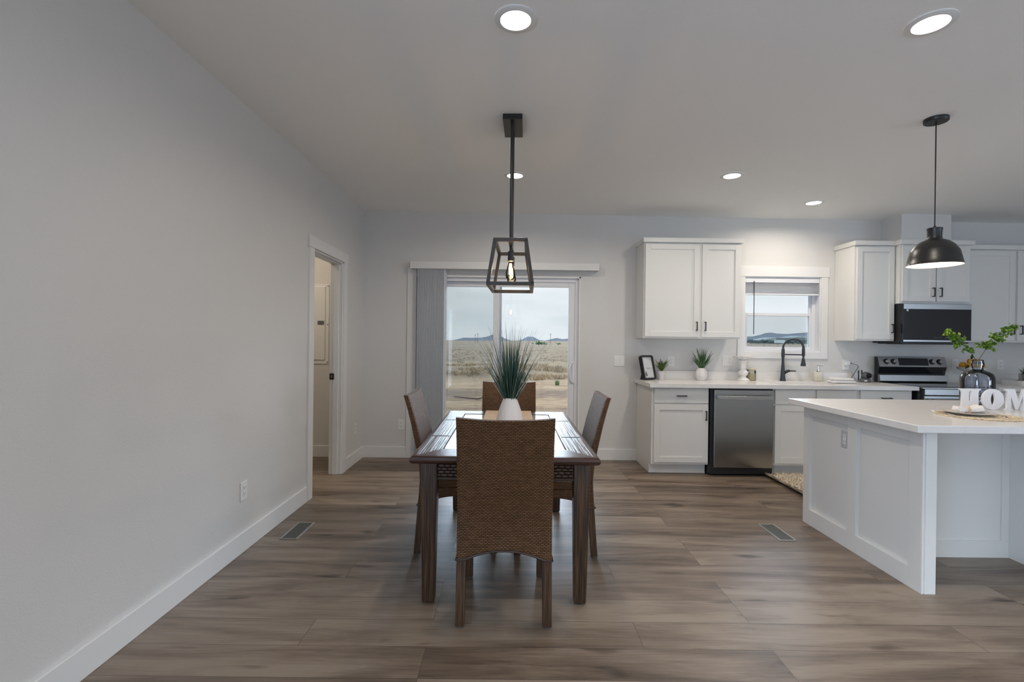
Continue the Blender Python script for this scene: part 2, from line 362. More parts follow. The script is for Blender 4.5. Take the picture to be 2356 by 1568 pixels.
def obj(name, bm, m, parent=None, bevel=0, smooth=False, seg=2, sub=0, uv=False, recalc=True):
    if recalc: bmesh.ops.recalc_face_normals(bm, faces=bm.faces[:])
    if parent is not None:
        r = parent
        while r.parent: r = r.parent
        bmesh.ops.translate(bm, verts=bm.verts[:], vec=-r.location)
    if uv: boxuv(bm)
    me = bpy.data.meshes.new(name); bm.to_mesh(me); bm.free()
    for mm in (m if isinstance(m, (list, tuple)) else [m]): me.materials.append(mm)
    o = bpy.data.objects.new(name, me); COL.objects.link(o)
    if parent is not None: o.parent = parent
    if bevel:
        b = o.modifiers.new('bevel', 'BEVEL'); b.width = bevel; b.segments = seg; b.limit_method = 'ANGLE'; b.angle_limit = R(40)
    if sub:
        s = o.modifiers.new('sub', 'SUBSURF'); s.levels = sub; s.render_levels = sub
    if smooth:
        for p in me.polygons: p.use_smooth = True
        if smooth != 'all':
            me.set_sharp_from_angle(angle=R(42))
    return o
def thing(name, label, cat, loc=(0,0,0), group=None):
    o = bpy.data.objects.new(name, None); COL.objects.link(o); o.location = loc; o.empty_display_size = .05
    return tag(o, label, cat, group)
def tag(o, label, cat, group=None):
    o['label'] = label; o['category'] = cat
    if group: o['group'] = group
    return o
def struct(name, bm, m, **k):
    o = obj(name, bm, m, **k); o['kind'] = 'structure'; return o
def sroot(name, loc):
    o = bpy.data.objects.new(name, None); COL.objects.link(o); o.location = loc; o['kind'] = 'structure'; return o
def copy_tree(o, parent=None):
    c = o.copy(); COL.objects.link(c); c.parent = parent
    for ch in list(o.children): copy_tree(ch, c)
    return c

# ------------------------------------------------------------------ the room
WL, WB, WR, WF = -1.65, 5.48, 8.2, -3.8
def CZ(x): return 2.757 - .0065*(x - WL)
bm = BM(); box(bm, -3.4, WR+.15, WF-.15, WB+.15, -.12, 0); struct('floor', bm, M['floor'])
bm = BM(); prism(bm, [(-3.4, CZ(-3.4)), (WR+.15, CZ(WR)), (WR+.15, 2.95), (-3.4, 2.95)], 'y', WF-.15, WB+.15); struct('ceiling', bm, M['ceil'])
DY0, DY1, DZ = 4.06, 4.80, 2.075           # doorway in the left wall
bm = BM(); t = WL-.115
box(bm, t, WL, WF, -2.62, 0, 2.85); box(bm, t, WL, -.78, DY0, 0, 2.85); box(bm, t, WL, -2.62, -.78, 0, .05); box(bm, t, WL, -2.62, -.78, 2.15, 2.85); box(bm, t, WL, DY1, WB+.1, 0, 2.85); box(bm, t, WL, DY0, DY1, DZ, 2.85)  # opening behind the camera added to pass the left fill light
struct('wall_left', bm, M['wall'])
SX0, SX1, SZ1 = -1.07, .765, 2.035          # sliding door opening
KX0, KX1, KZ0, KZ1 = 2.615, 3.475, 1.235, 2.075     # kitchen window opening
bm = BM(); y0, y1 = WB, WB+.15
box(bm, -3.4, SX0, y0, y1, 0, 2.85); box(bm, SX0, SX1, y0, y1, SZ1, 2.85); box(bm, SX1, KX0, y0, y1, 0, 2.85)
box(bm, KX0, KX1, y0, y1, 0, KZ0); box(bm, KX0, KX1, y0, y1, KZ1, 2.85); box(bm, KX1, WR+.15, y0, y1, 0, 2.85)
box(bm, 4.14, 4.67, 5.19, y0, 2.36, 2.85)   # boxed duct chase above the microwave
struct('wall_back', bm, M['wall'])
# right and rear walls with window openings, the right one added for fill light
bm = BM(); 
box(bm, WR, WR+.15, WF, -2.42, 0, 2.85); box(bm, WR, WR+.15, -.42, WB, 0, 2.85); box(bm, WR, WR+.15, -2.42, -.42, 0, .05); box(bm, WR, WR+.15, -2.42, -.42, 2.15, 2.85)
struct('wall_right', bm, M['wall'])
bm = BM()
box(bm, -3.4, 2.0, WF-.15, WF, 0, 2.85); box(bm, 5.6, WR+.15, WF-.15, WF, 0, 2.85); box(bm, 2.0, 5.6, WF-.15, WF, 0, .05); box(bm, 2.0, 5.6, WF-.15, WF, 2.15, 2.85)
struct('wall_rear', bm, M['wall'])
# utility room beyond the doorway
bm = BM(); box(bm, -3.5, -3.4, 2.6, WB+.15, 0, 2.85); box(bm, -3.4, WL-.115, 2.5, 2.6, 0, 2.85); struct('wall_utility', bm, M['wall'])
def bb(name, *bx):
    bm = BM()
    for b_ in bx: box(bm, *b_)
    return struct(name, bm, M['trim'], bevel=.003)
bb('baseboard_left', (WL, WL+.015, WF, -2.64, 0, .125), (WL, WL+.015, -.76, DY0-.09, 0, .125), (WL, WL+.015, DY1+.09, WB, 0, .125))
bb('baseboard_back', (WL, SX0-.09, WB-.015, WB, 0, .125), (SX1+.02, 1.42, WB-.015, WB, 0, .125))
bb('baseboard_utility', (-3.4, WL-.115, WB-.015, WB, 0, .125))
bb('baseboard_right', (WR-.015, WR, WF, WB, 0, .125))

# doorway: jambs, casing, pocket-door edge pull
r_ = sroot('door_1', (WL, 4.43, 0))
bm = BM(); box(bm, t-.002, WL+.002, DY0, DY0+.018, 0, DZ); box(bm, t-.002, WL+.002, DY1-.018, DY1, 0, DZ); box(bm, t-.002, WL+.002, DY0, DY1, DZ-.018, DZ)
box(bm, t+.035, WL-.03, DY1-.03, DY1-.018, 0, DZ-.018); box(bm, t+.035, WL-.03, DY0+.018, DY0+.03, 0, DZ-.018); box(bm, t+.035, WL-.03, DY0+.018, DY1-.018, DZ-.03, DZ-.018)
obj('jamb', bm, M['trim'], r_, bevel=.0015)
bm = BM()
box(bm, WL, WL+.017, DY0-.085, DY0+.006, 0, DZ); box(bm, WL, WL+.017, DY1-.006, DY1+.085, 0, DZ)
box(bm, WL, WL+.021, DY0-.10, DY1+.10, DZ-.004, DZ+.09)
obj('casing', bm, M['trim'], r_, bevel=.002)
bm = BM(); box(bm, WL-.112, WL-.068, DY1-.0335, DY1-.029, .925, .985); obj('strike_plate', bm, M['black'], r_, bevel=.006)
bm = BM(); box(bm, WL-.097, WL-.083, DY1-.0345, DY1-.033, .942, .967); obj('strike_hole', bm, M['steel'], r_)

# electrical panel on the utility room wall
p = thing('breaker_panel', 'flush white metal electrical panel on the wall seen through the doorway', 'electrical panel', (-2.25, WB, 1.05))
bm = BM(); box(bm, -2.46, -2.035, WB-.008, WB, 1.04, 1.93); obj('panel_frame', bm, M['trim'], p, bevel=.003)
bm = BM(); box(bm, -2.44, -2.075, WB-.017, WB-.008, 1.085, 1.905); obj('panel_door', bm, M['trim'], p, bevel=.003)
bm = BM(); box(bm, -2.155, -2.085, WB-.023, WB-.017, 1.48, 1.52); obj('latch', bm, M['grey'], p, bevel=.002); p.children[-1]['label'] = 'small grey latch'
for zz in (1.06, 1.48, 1.91):
    bm = BM(); cyl(bm, (-2.047, WB-.011, zz), (-2.047, WB-.008, zz), .006, n=10); obj('screw', bm, M['grey'], p)

# ------------------------------------------------------------------ sliding door
r_ = sroot('door_2', ((SX0+SX1)/2, WB, 0))
ya, yb = WB+.02, WB+.11
bm = BM(); fz = SZ1
box(bm, SX0, SX0+.045, ya, yb, 0, fz); box(bm, SX1-.045, SX1, ya, yb, 0, fz); box(bm, SX0+.045, SX1-.045, ya, yb, fz-.05, fz); box(bm, SX0+.045, SX1-.045, ya, yb, 0, .035)
obj('frame', bm, M['vinyl'], r_, bevel=.003)
bm = BM(); box(bm, SX0-.09, SX0+.01, WB-.014, WB, 0, fz+.09); box(bm, SX1-.006, SX1+.012, WB-.01, WB, 0, fz+.01); box(bm, SX0+.01, SX1+.012, WB-.01, WB, fz-.008, fz+.012)
obj('casing', bm, M['trim'], r_, bevel=.002)
def sash(x0, x1, yc, w=.07, name='sash'):
    bm = BM(); z0, z1 = .035, fz-.05; h = .016
    box(bm, x0, x0+w, yc-h, yc+h, z0, z1); box(bm, x1-w, x1, yc-h, yc+h, z0, z1)
    box(bm, x0+w, x1-w, yc-h, yc+h, z1-.055, z1); box(bm, x0+w, x1-w, yc-h, yc+h, z0, z0+.08)
    s = obj(name, bm, M['vinyl'], r_, bevel=.003)
    bm = BM(); box(bm, x0+w-.005, x1-w+.005, yc-.003, yc+.003, z0+.075, z1-.05); obj('pane', bm, M['pane'], s)
    return s
sash(SX0+.045, -.105, WB+.088)
s2 = sash(-.20, SX1-.045, WB+.048)
bm = BM(); box(bm, SX0+.05, -.11, WB+.118, WB+.121, .05, fz-.06); sc_ = obj('insect_screen', bm, M['screen'], r_)
bm = BM(); hx = SX1-.085
tube(bm, [(hx+.03, WB+.032, .86), (hx+.002, WB+.012, .875), (hx-.022, WB-.008, .93), (hx-.028, WB-.012, .975), (hx-.022, WB-.008, 1.02), (hx+.002, WB+.012, 1.075), (hx+.03, WB+.032, 1.09)], .009, 10)
box(bm, hx+.015, hx+.045, WB+.024, WB+.033, .85, 1.10)
obj('handle', bm, M['vinyl'], s2, bevel=.002)

# vertical blind: valance and stacked vanes
vb = thing('vertical_blind', 'white valance with grey vertical vanes stacked open at the left of the sliding glass door', 'blind', (-.2, WB-.05, 0))
bm = BM(); box(bm, -1.115, .965, WB-.105, WB-.092, 2.105, 2.185); box(bm, -1.115, -1.103, WB-.092, WB-.001, 2.105, 2.185); box(bm, .953, .965, WB-.092, WB-.001, 2.105, 2.185); box(bm, -1.103, .953, WB-.092, WB-.001, 2.177, 2.185)
obj('valance', bm, M['trim'], vb, bevel=.002)
bm = BM(); box(bm, -1.09, .94, WB-.075, WB-.035, 2.135, 2.17); obj('headrail', bm, M['vinyl'], vb)
for k in range(25):
    xk = -1.030 + .0120*k; bm = BM(); n_ = 6; A = []; B = []
    for j in range(n_+1):
        q = j/n_; yy = WB-.096+.082*q; xx = xk + .004*sin(pi*q) + .022*q
        A.append((xx-.0014, yy)); B.append((xx+.0014, yy))
    prism(bm, A+B[::-1], 'z', .03, 2.14); obj('vane', bm, M['vane'], vb)
# ------------------------------------------------------------------ kitchen window
r_ = sroot('window_1', ((KX0+KX1)/2, WB, KZ0))
bm = BM(); cw = .075
box(bm, KX0-cw, KX0, WB-.014, WB, KZ0-.075, KZ1); box(bm, KX1, KX1+cw, WB-.014, WB, KZ0-.075, KZ1)
box(bm, KX0-cw-.012, KX1+cw+.012, WB-.018, WB, KZ1, KZ1+.115); box(bm, KX0, KX1, WB-.014, WB, KZ0-.075, KZ0)
obj('casing', bm, M['trim'], r_, bevel=.002)
bm = BM(); T = .012                         # reveal lining
box(bm, KX0, KX0+T, WB-.001, WB+.15, KZ0, KZ1); box(bm, KX1-T, KX1, WB-.001, WB+.15, KZ0, KZ1); box(bm, KX0+T, KX1-T, WB-.001, WB+.15, KZ0, KZ0+T); box(bm, KX0+T, KX1-T, WB-.001, WB+.15, KZ1-T, KZ1)
obj('reveal', bm, M['vinyl'], r_)
bm = BM(); ya, yb = WB+.085, WB+.14; a0, a1, b0, b1 = KX0+T, KX1-T, KZ0+T, KZ1-T
box(bm, a0, a0+.035, ya, yb, b0, b1); box(bm, a1-.035, a1, ya, yb, b0, b1); box(bm, a0+.035, a1-.035, ya, yb, b0, b0+.02); box(bm, a0+.035, a1-.035, ya, yb, b1-.03, b1)
obj('frame', bm, M['vinyl'], r_, bevel=.002)
zm = 1.655
def ksash(z0, z1, yc, w):
    bm = BM(); x0, x1 = a0+.035, a1-.035; h = .013
    box(bm, x0, x0+w, yc-h, yc+h, z0, z1); box(bm, x1-w, x1, yc-h, yc+h, z0, z1); box(bm, x0+w, x1-w, yc-h, yc+h, z1-.035, z1); box(bm, x0+w, x1-w, yc-h, yc+h, z0, z0+.022)
    s = obj('sash', bm, M['vinyl'], r_, bevel=.002)
    bm = BM(); box(bm, x0+w-.003, x1-w+.003, yc-.003, yc+.003, z0+.018, z1-.03); obj('pane', bm, M['pane'], s); return s
ksash(b0+.02, zm+.02, WB+.10, .03); ksash(zm-.015, b1-.03, WB+.127, .02)
bm = BM(); box(bm, a0+.04, a1-.04, WB+.143, WB+.145, b0+.03, zm); obj('insect_screen', bm, M['screen'], r_)
bd = thing('window_blind', 'white mini blind drawn up to the top of the kitchen window', 'blind', ((KX0+KX1)/2, WB+.03, KZ1-.2))
bm = BM(); box(bm, KX0+.015, KX1-.015, WB+.004, WB+.052, KZ1-.065, KZ1-.014); obj('headrail', bm, M['vinyl'], bd, bevel=.003)
z = KZ1-.078
for k in range(19):
    bm = BM(); o_ = random.uniform(-.003, .003)
    prism(bm, [(WB+.006+o_, z), (WB+.028+o_, z+.003), (WB+.05+o_, z), (WB+.05+o_, z-.0018), (WB+.028+o_, z+.0012), (WB+.006+o_, z-.0018)], 'x', KX0+.018, KX1-.018)
    obj('slat', bm, M['vinyl'], bd); z -= .0052 if k > 3 else .0075
bm = BM(); box(bm, KX0+.017, KX1-.017, WB+.008, WB+.048, z-.018, z); obj('bottom_rail', bm, M['vinyl'], bd, bevel=.003)
bm = BM(); cyl(bm, (2.722, WB-.004, KZ1-.05), (2.722, WB-.006, 1.43), .0042, n=8); w_ = obj('wand', bm, M['lampblack'], bd); w_['label'] = 'tilt wand coloured as a backlit silhouette'  # backlit darkness of the wand put into its colour

# ------------------------------------------------------------------ outlets and switches
def plate(loc, face, label, gang=1, kind='outlet', group=None):
    """face: '-y' on the back wall, '+x' on the left wall, '-x' on the island side"""
    nm = 'light_switch' if kind == 'switch' else 'wall_outlet'
    rt_ = thing(nm, label, 'switch' if kind == 'switch' else 'outlet', (0,0,0), group)
    w = .036 if gang == 1 else .059
    bm = BM(); box(bm, -w, w, -.006, 0, -.0585, .0585); obj('cover_plate', bm, M['outlet'], rt_, bevel=.003)
    for g_ in range(gang):
        cx = 0 if gang == 1 else (-.023 + .046*g_)
        if kind == 'switch' or (kind == 'mixed' and g_ == 0):
            bm = BM(); box(bm, cx-.0165, cx+.0165, -.0085, -.006, -.034, .034); obj('rocker', bm, M['outlet'], rt_, bevel=.002)
        else:
            bm = BM(); box(bm, cx-.0165, cx+.0165, -.008, -.006, -.034, .034); rc = obj('receptacle', bm, M['outlet'], rt_, bevel=.002)
            bm = BM()
            for zz in (-.018, .018):
                box(bm, cx-.0085, cx-.0065, -.0088, -.0079, zz-.001, zz+.009); box(bm, cx+.0065, cx+.0085, -.0088, -.0079, zz, zz+.008)
                cyl(bm, (cx, -.0088, zz-.007), (cx, -.0079, zz-.007), .0026, n=8)
            obj('slots', bm, M['slot'], rc)
    for zz in (-.048, .048):
        if gang == 1:
            bm = BM(); cyl(bm, (0, -.007, zz), (0, -.006, zz), .003, n=8); obj('screw', bm, M['outlet'], rt_)
    rt_.location = loc; rt_.rotation_euler = (0, 0, {'-y': 0, '+x': R(90), '-x': R(-90)}[face])
    return rt_
plate((WL, 3.04, .375), '+x', 'white wall outlet low on the left wall above the baseboard, nearest the camera')
plate((WL, 5.21, .37), '+x', 'white wall outlet low on the left wall between the doorway and the corner')
plate((-1.215, WB, .37), '-y', 'white wall outlet low on the back wall left of the vertical blind')
plate((1.22, WB, 1.11), '-y', 'double white light switch on the back wall between sliding door and kitchen', 2, 'switch')
plate((1.80, WB, 1.115), '-y', 'white outlet on the kitchen wall directly behind the small fern')
plate((2.435, WB, 1.13), '-y', 'double white switch and outlet plate between the spiky plant and the candle stand', 2, 'mixed')
plate((3.76, WB, 1.10), '-y', 'white outlet above the folded towel with a black cable plugged in')
plate((5.50, WB, 1.12), '-y', 'white outlet on the kitchen wall right of the glass jug')
plate((4.99, WB, 1.12), '-y', 'white outlet half hidden behind the bowl of oranges')

# ------------------------------------------------------------------ floor registers
def register(loc, label):
    r = thing('floor_vent', label, 'vent', loc, 'floor vents')
    x, y, _ = loc; w, l = .06, .15
    bm = BM(); b_ = .014
    box(bm, x-w, x-w+b_, y-l, y+l, 0, .005); box(bm, x+w-b_, x+w, y-l, y+l, 0, .005); box(bm, x-w+b_, x+w-b_, y-l, y-l+b_, 0, .005); box(bm, x-w+b_, x+w-b_, y+l-b_, y+l, 0, .005)
    obj('vent_frame', bm, M['ventmetal'], r, bevel=.002)
    bm = BM(); box(bm, x-w+b_, x+w-b_, y-l+b_, y+l-b_, .0003, .001); obj('duct_opening', bm, M['slot'], r)
    for k in range(17):
        yy = y-l+b_+.012+k*.0154; bm = BM(); box(bm, x-w+b_, x+w-b_, yy-.0015, yy+.0015, .001, .004); obj('louvre', bm, M['ventmetal'], r)
register((-1.452, 3.37, 0), 'metal floor vent near the left wall baseboard')
register((1.888, 3.435, 0), 'metal floor vent beside the white kitchen island')

# ------------------------------------------------------------------ recessed lights
def downlight(x, y, label, power=DOWN_P, col=(1, .89, .76)):
    z = CZ(x); r = thing('recessed_light', label, 'ceiling light', (x, y, z), 'recessed ceiling lights')
    bm = BM(); lathe(bm, [(.094, 0), (.094, -.004), (.088, -.007), (.068, -.009), (.066, -.002)], (x, y, z), 40); obj('trim_ring', bm, M['trim'], r, smooth=True, recalc=False)
    bm = BM(); lathe(bm, [(0, -.0035), (.0665, -.0035), (.0665, -.001), (0, -.001)], (x, y, z), 40); obj('lens', bm, M['lens'], r)
    l = bpy.data.lights.new('downlight_lamp', 'AREA'); l.shape = 'DISK'; l.size = .13; l.energy = power; l.color = col; l.spread = R(165)
    o = bpy.data.objects.new('downlight_lamp', l); COL.objects.link(o); o.parent = r; o.location = (0, 0, -.012)
    return r
downlight(.005, 2.16, 'recessed ceiling light at top centre, nearest above the dining table', 6.5)
downlight(1.815, 2.13, 'recessed ceiling light above the front edge of the island, at top right')
downlight(.02, 4.20, 'recessed ceiling light behind the black pendant rod')
downlight(1.84, 4.10, 'recessed ceiling light midway between dining table and kitchen cabinets')
downlight(2.98, 4.83, 'recessed ceiling light over the kitchen sink, smallest of the five')
for (x, y) in ((.3, -.4), (2.9, -.6), (5.6, -.5), (5.2, 1.6), (1.5, -2.4)):  # lights added out of view to brighten the room
    downlight(x, y, 'unseen added ceiling light '+{.3: 'just behind the viewer on the left', 2.9: 'just behind the viewer at the centre', 5.6: 'behind the viewer on the right', 5.2: 'right of the island, outside the picture', 1.5: 'farthest back near the rear wall'}[x], 4.0)

u_ = downlight(-2.5, 4.6, 'recessed ceiling light inside the room beyond the left doorway', 9, (1, .84, .64))

# ------------------------------------------------------------------ dining chairs
PR = [(.30, -.212), (.38, -.206), (.47, -.203), (.56, -.212), (.68, -.235), (.80, -.262), (.90, -.289), (.985, -.315)]
def back_y(z):
    for (z0, y0), (z1, y1) in zip(PR, PR[1:]):
        if z <= z1: return y0+(y1-y0)*max(0, (z-z0))/(z1-z0)
    return PR[-1][1]
def make_chair(label):
    r = thing('dining_chair', label, 'chair', (0,0,0), 'woven dining chairs')
    # woven back: a slightly curved, leaning slab with an arched lower edge
    bm = BM(); nx, nz_ = 22, 30; hw = .2225
    F, K = [], []
    for i in range(nx+1):
        s = -1+2*i/nx; x = s*hw; e_ = max(0, 1-(s/.84)**2)
        zb = .305 + .042*e_
        zt = .985 - .011*(1-s*s)
        cf, ck = [], []
        for j in range(nz_+1):
            z = zb+(zt-zb)*j/nz_; th = .052 - .018*(z-.3)/.685; y = back_y(z) - .014*(1-s*s)*min(1, max(0, (z-.45)/.3))
            rnd = .004*sin(j*1.9+i*.7)*0
            edge = .006 if (i in (0, nx)) else 0
            cf.append(bm.verts.new((x, y+th/2-edge+rnd, z-(.004 if j == nz_ else 0)))); ck.append(bm.verts.new((x, y-th/2+edge, z-(.004 if j == nz_ else 0))))
        F.append(cf); K.append(ck)
    for i in range(nx):
        for j in range(nz_):
            bm.faces.new((F[i][j], F[i][j+1], F[i+1][j+1], F[i+1][j])); bm.faces.new((K[i][j], K[i+1][j], K[i+1][j+1], K[i][j+1]))
        bm.faces.new((F[i][0], F[i+1][0], K[i+1][0], K[i][0])); bm.faces.new((F[i][nz_], K[i][nz_], K[i+1][nz_], F[i+1][nz_]))
    for i in (0, nx):
        for j in range(nz_): bm.faces.new((F[i][j], K[i][j], K[i][j+1], F[i][j+1]))
    bk = obj('backrest', bm, M['weave'], r, smooth=True, uv=True)
    # rattan binding round the lower edge
    bm = BM()
    for sy in (-1, 1):
        pts = []
        for i in range(nx+1):
            s = -1+2*i/nx; e_ = max(0, 1-(s/.84)**2); zb = .305+.042*e_
            pts.append((s*(hw+.001), back_y(zb)+sy*.026, zb+.002))
        tube(bm, pts, .0055, 8)
    tube(bm, [(-hw-.001, back_y(.307)-.026, .307), (-hw-.001, back_y(.307)+.026, .307)], .0055, 8); tube(bm, [(hw+.001, back_y(.307)-.026, .307), (hw+.001, back_y(.307)+.026, .307)], .0055, 8)
    obj('edge_binding', bm, M['darkleg'], bk, smooth=True)
    # seat with arched skirts
    bm = BM(); yb_, yf = -.185, .268
    box(bm, -hw, hw, yb_, yf, .415, .462)
    def arch(a, b):
        n_ = 14; pts = [(a, .416), (a, .322)]
        for k in range(n_+1):
            q = -1+2*k/n_; pts.append(((a+b)/2+(b-a)/2*.80*q, .322+.040*sqrt(max(0, 1-q*q))))
        return pts+[(b, .322), (b, .416)]
    prism(bm, arch(-hw, hw), 'y', yf-.03, yf); prism(bm, arch(yb_, yf), 'x', -hw, -hw+.03); prism(bm, arch(yb_, yf), 'x', hw-.03, hw)
    obj('seat', bm, M['weave'], r, bevel=.007, smooth=True, uv=True)
    for sx in (-1, 1):
        bm = BM(); xo = sx*.2
        A = [(xo-.022, -.234), (xo+.022, -.234), (xo+.022, -.19), (xo-.022, -.19)]
        va = [bm.verts.new((a+sx*.002, b-.024-.004*(b > -.21), .006)) for a, b in A]; vb_ = [bm.verts.new((a, b, .312)) for a, b in A]
        bridge(bm, va, vb_); bm.faces.new(va); bm.faces.new(vb_)
        l = obj('leg', bm, M['legwood'], r, bevel=.005, uv=True)
        bm = BM(); cyl(bm, (xo+sx*.002, -.236, 0), (xo+sx*.002, -.236, .007), .014, n=14); obj('foot_glide', bm, M['grey'], l)
        bm = BM(); xo = sx*.199
        box(bm, xo-.021, xo+.021, .216, .258, .006, .34); l = obj('leg', bm, M['legwood'], r, bevel=.005, uv=True)
        bm = BM(); cyl(bm, (xo, .237, 0), (xo, .237, .007), .013, n=14); obj('foot_glide', bm, M['grey'], l)
    return r
c1 = make_chair('woven rattan dining chair at the near end of the table, its back towards us')
for (x, y, a, lb) in ((-.328, 3.24, -90, 'brown woven rattan dining chair tucked in along the left side of the table'),
                      (.292, 3.22, 90, 'brown woven rattan dining chair tucked in along the right side of the table'),
                      (-.008, 3.825, 180, 'brown woven rattan dining chair at the far end of the table, before the glass door')):
    c = copy_tree(c1); c.location = (x, y, 0); c.rotation_euler = (0, 0, R(a)); c['label'] = lb
c1.location = (-.018, 2.507, 0)

# ------------------------------------------------------------------ dining table
tb = thing('dining_table', 'dark wood dining table with bamboo strip borders and a glass inset', 'table', (-.02, 3.15, 0))
TX0, TX1, TY0, TY1 = -.487, .447, 2.375, 3.935
IX0, IX1, IY0, IY1 = -.347, .297, 2.555, 3.765
bm = BM()
def loop(bm, ox, oy, z, base): return [bm.verts.new(p) for p in ((base[0]-ox, base[2]-oy, z), (base[1]+ox, base[2]-oy, z), (base[1]+ox, base[3]+oy, z), (base[0]-ox, base[3]+oy, z))]
o4 = (TX0, TX1, TY0, TY1); i4 = (IX0, IX1, IY0, IY1)
loops = [loop(bm, 0, 0, .722, i4), loop(bm, 0, 0, .76, i4), loop(bm, -.026, -.026, .76, o4), loop(bm, -.013, -.013, .759, o4), loop(bm, -.004, -.004, .753, o4), loop(bm, 0, 0, .741, o4), loop(bm, -.004, -.004, .729, o4), loop(bm, -.014, -.014, .722, o4), ]
for a_, b_ in zip(loops, loops[1:]): bridge(bm, a_, b_)
bridge(bm, loops[-1], loops[0])
bm.faces.ensure_lookup_table()
for f in bm.faces:
    c = f.calc_center_median()
    if all(abs(v.co.z-.76) < 1e-4 for v in f.verts): f.material_index = 1 if (c.x < IX0 or c.x > IX1) else 0
obj('tabletop', bm, [M['endwood'], M['bamboo']], tb, uv=True)
# raised bamboo binding strips across the long borders
bm = BM()
for yy in (2.89, 3.47):
    for (xa, xb) in ((TX0+.03, IX0-.006), (IX1+.006, TX1-.03)): box(bm, xa, xb, yy-.005, yy+.005, .7595, .7618)
obj('binding_strips', bm, M['bronze'], tb, bevel=.001)
bm = BM(); box(bm, IX0+.006, IX1-.006, IY0+.006, IY1-.006, .748, .757); g = obj('glass_inset', bm, M['tableglass'], tb); g['label'] = 'clear glass inset reflecting the bright window'
bm = BM(); box(bm, IX0, IX1, IY0, IY1, .722, .7475); obj('inset_backing', bm, M['darkleg'], tb)
for sx in (-1, 1):
    for yc in (2.49, 3.82):
        xo = -.018+sx*.384; bm = BM(); o_ = 1 if yc < 3 else -1
        va = [bm.verts.new((xo+a*.031, yc+b*.031, .006)) for a, b in ((-1,-1),(1,-1),(1,1),(-1,1))]
        vm = [bm.verts.new((xo+a*.041, yc+b*.041, .60)) for a, b in ((-1,-1),(1,-1),(1,1),(-1,1))]
        vt = [bm.verts.new((xo+a*.041, yc+b*.041, .722)) for a, b in ((-1,-1),(1,-1),(1,1),(-1,1))]
        bridge(bm, va, vm); bridge(bm, vm, vt); bm.faces.new(va); bm.faces.new(vt)
        l = obj('leg', bm, M['legwood'], tb, bevel=.007, uv=True)
        bm = BM(); cyl(bm, (xo, yc, 0), (xo, yc, .007), .02, n=16); obj('foot_glide', bm, M['slot'], l)
ax0, ax1, ay0, ay1 = -.018-.343, -.018+.343, 2.531, 3.779
def apron(x0, x1, y0, y1):
    bm = BM(); box(bm, x0, x1, y0, y1, .632, .722); a_ = obj('apron', bm, M['apronweave'], tb, uv=True)
    bm = BM(); box(bm, x0-.003, x1+.003, y0-.003, y1+.003, .622, .634); box(bm, x0-.003, x1+.003, y0-.003, y1+.003, .713, .722); obj('apron_rail', bm, M['darkleg'], a_, bevel=.002)
apron(ax0, ax1, 2.468, 2.49); apron(ax0, ax1, 3.82, 3.842); apron(-.018-.408, -.018-.386, 2.533, 3.777); apron(-.018+.386, -.018+.408, 2.533, 3.777)
bm = BM(); box(bm, -.19, .168, 2.42, 3.925, .7605, .7635)
tag(obj('table_runner', bm, M['matweave'], uv=True), 'tan woven table runner lying down the middle of the dining table', 'table runner')

# white vase
VX, VY, VZ = .0, 3.2, .7637
bm = BM(); N4 = 40
lathe(bm, [(0, 0), (.070, 0), (.080, .006), (.0875, .03), (.086, .055), (.074, .105), (.058, .15), (.0445, .185), (.042, .19), (.039, .188), (.041, .18), (.055, .14), (.066, .09), (0, .03)], (VX, VY, VZ), 8 if False else 36,
      wob=lambda a, z: 1 + .012*cos(6*2*pi*a)*(1-abs(z-.09)/.12))
tag(obj('vase', bm, M['ceramic'], smooth='all'), 'white ceramic tapered vase on the table runner', 'vase')
# tall artificial grass
def blade(bm, base, az, length, width, lean, curl, n=7, twist=None):
    """lean: start angle from vertical, curl: added by the tip"""
    p = Vector(base); L_, Rr = [], []; d_ = Vector((cos(az), sin(az), 0)); sd = Vector((-sin(az), cos(az), 0)); a = lean
    if twist is not None: sd = (sd*cos(twist)+d_*sin(twist))
    for k in range(n+1):
        q = k/n; w = width*(1-q**2.2)*.5+.0002; fold = Vector((0, 0, -w*.35))
        L_.append(bm.verts.new(p-sd*w)); Rr.append(bm.verts.new(p+sd*w))
        a = lean+curl*q*q
        p = p+(d_*sin(a)+Vector((0,0,1))*cos(a))*(length/n)
    for k in range(n): bm.faces.new((L_[k], Rr[k], Rr[k+1], L_[k+1]))
rng = random.Random(3)
tg = thing('ornamental_grass', 'tall dark green artificial grass fanning out of the white vase', 'plant', (VX, VY, VZ+.15))
bm = BM()
for k in range(330):
    az = rng.uniform(0, 2*pi); t_ = rng.random(); rr_ = .026*sqrt(rng.random())
    lean = .01+.46*t_**1.15+rng.gauss(0, .025); L_ = rng.uniform(.20, .36) if k % 5 < 3 else rng.uniform(.38, .56)
    b_ = (VX+cos(az)*rr_, VY+sin(az)*rr_, VZ+.14)
    blade(bm, b_, az, L_, rng.uniform(.005, .0085) if L_ < .4 else rng.uniform(.0035, .0055), lean, rng.uniform(0, .25)+.9*t_**3*rng.random(), 9, rng.uniform(0, pi))
obj('blades', bm, M['tallgrass'], tg, recalc=False)
bm = BM()
for k in range(60):
    az = rng.choice((0, pi))+rng.gauss(0, .7); rr_ = .026*sqrt(rng.random())
    blade(bm, (VX+cos(az)*rr_, VY+sin(az)*rr_, VZ+.14), az, rng.uniform(.36, .58), .0028, rng.uniform(.10, .60), rng.uniform(.2, 1.0), 10, rng.uniform(0, pi))
o_ = obj('pale_tips', bm, M['paleblade'], tg, recalc=False); o_['label'] = 'thin pale grey drooping blades'

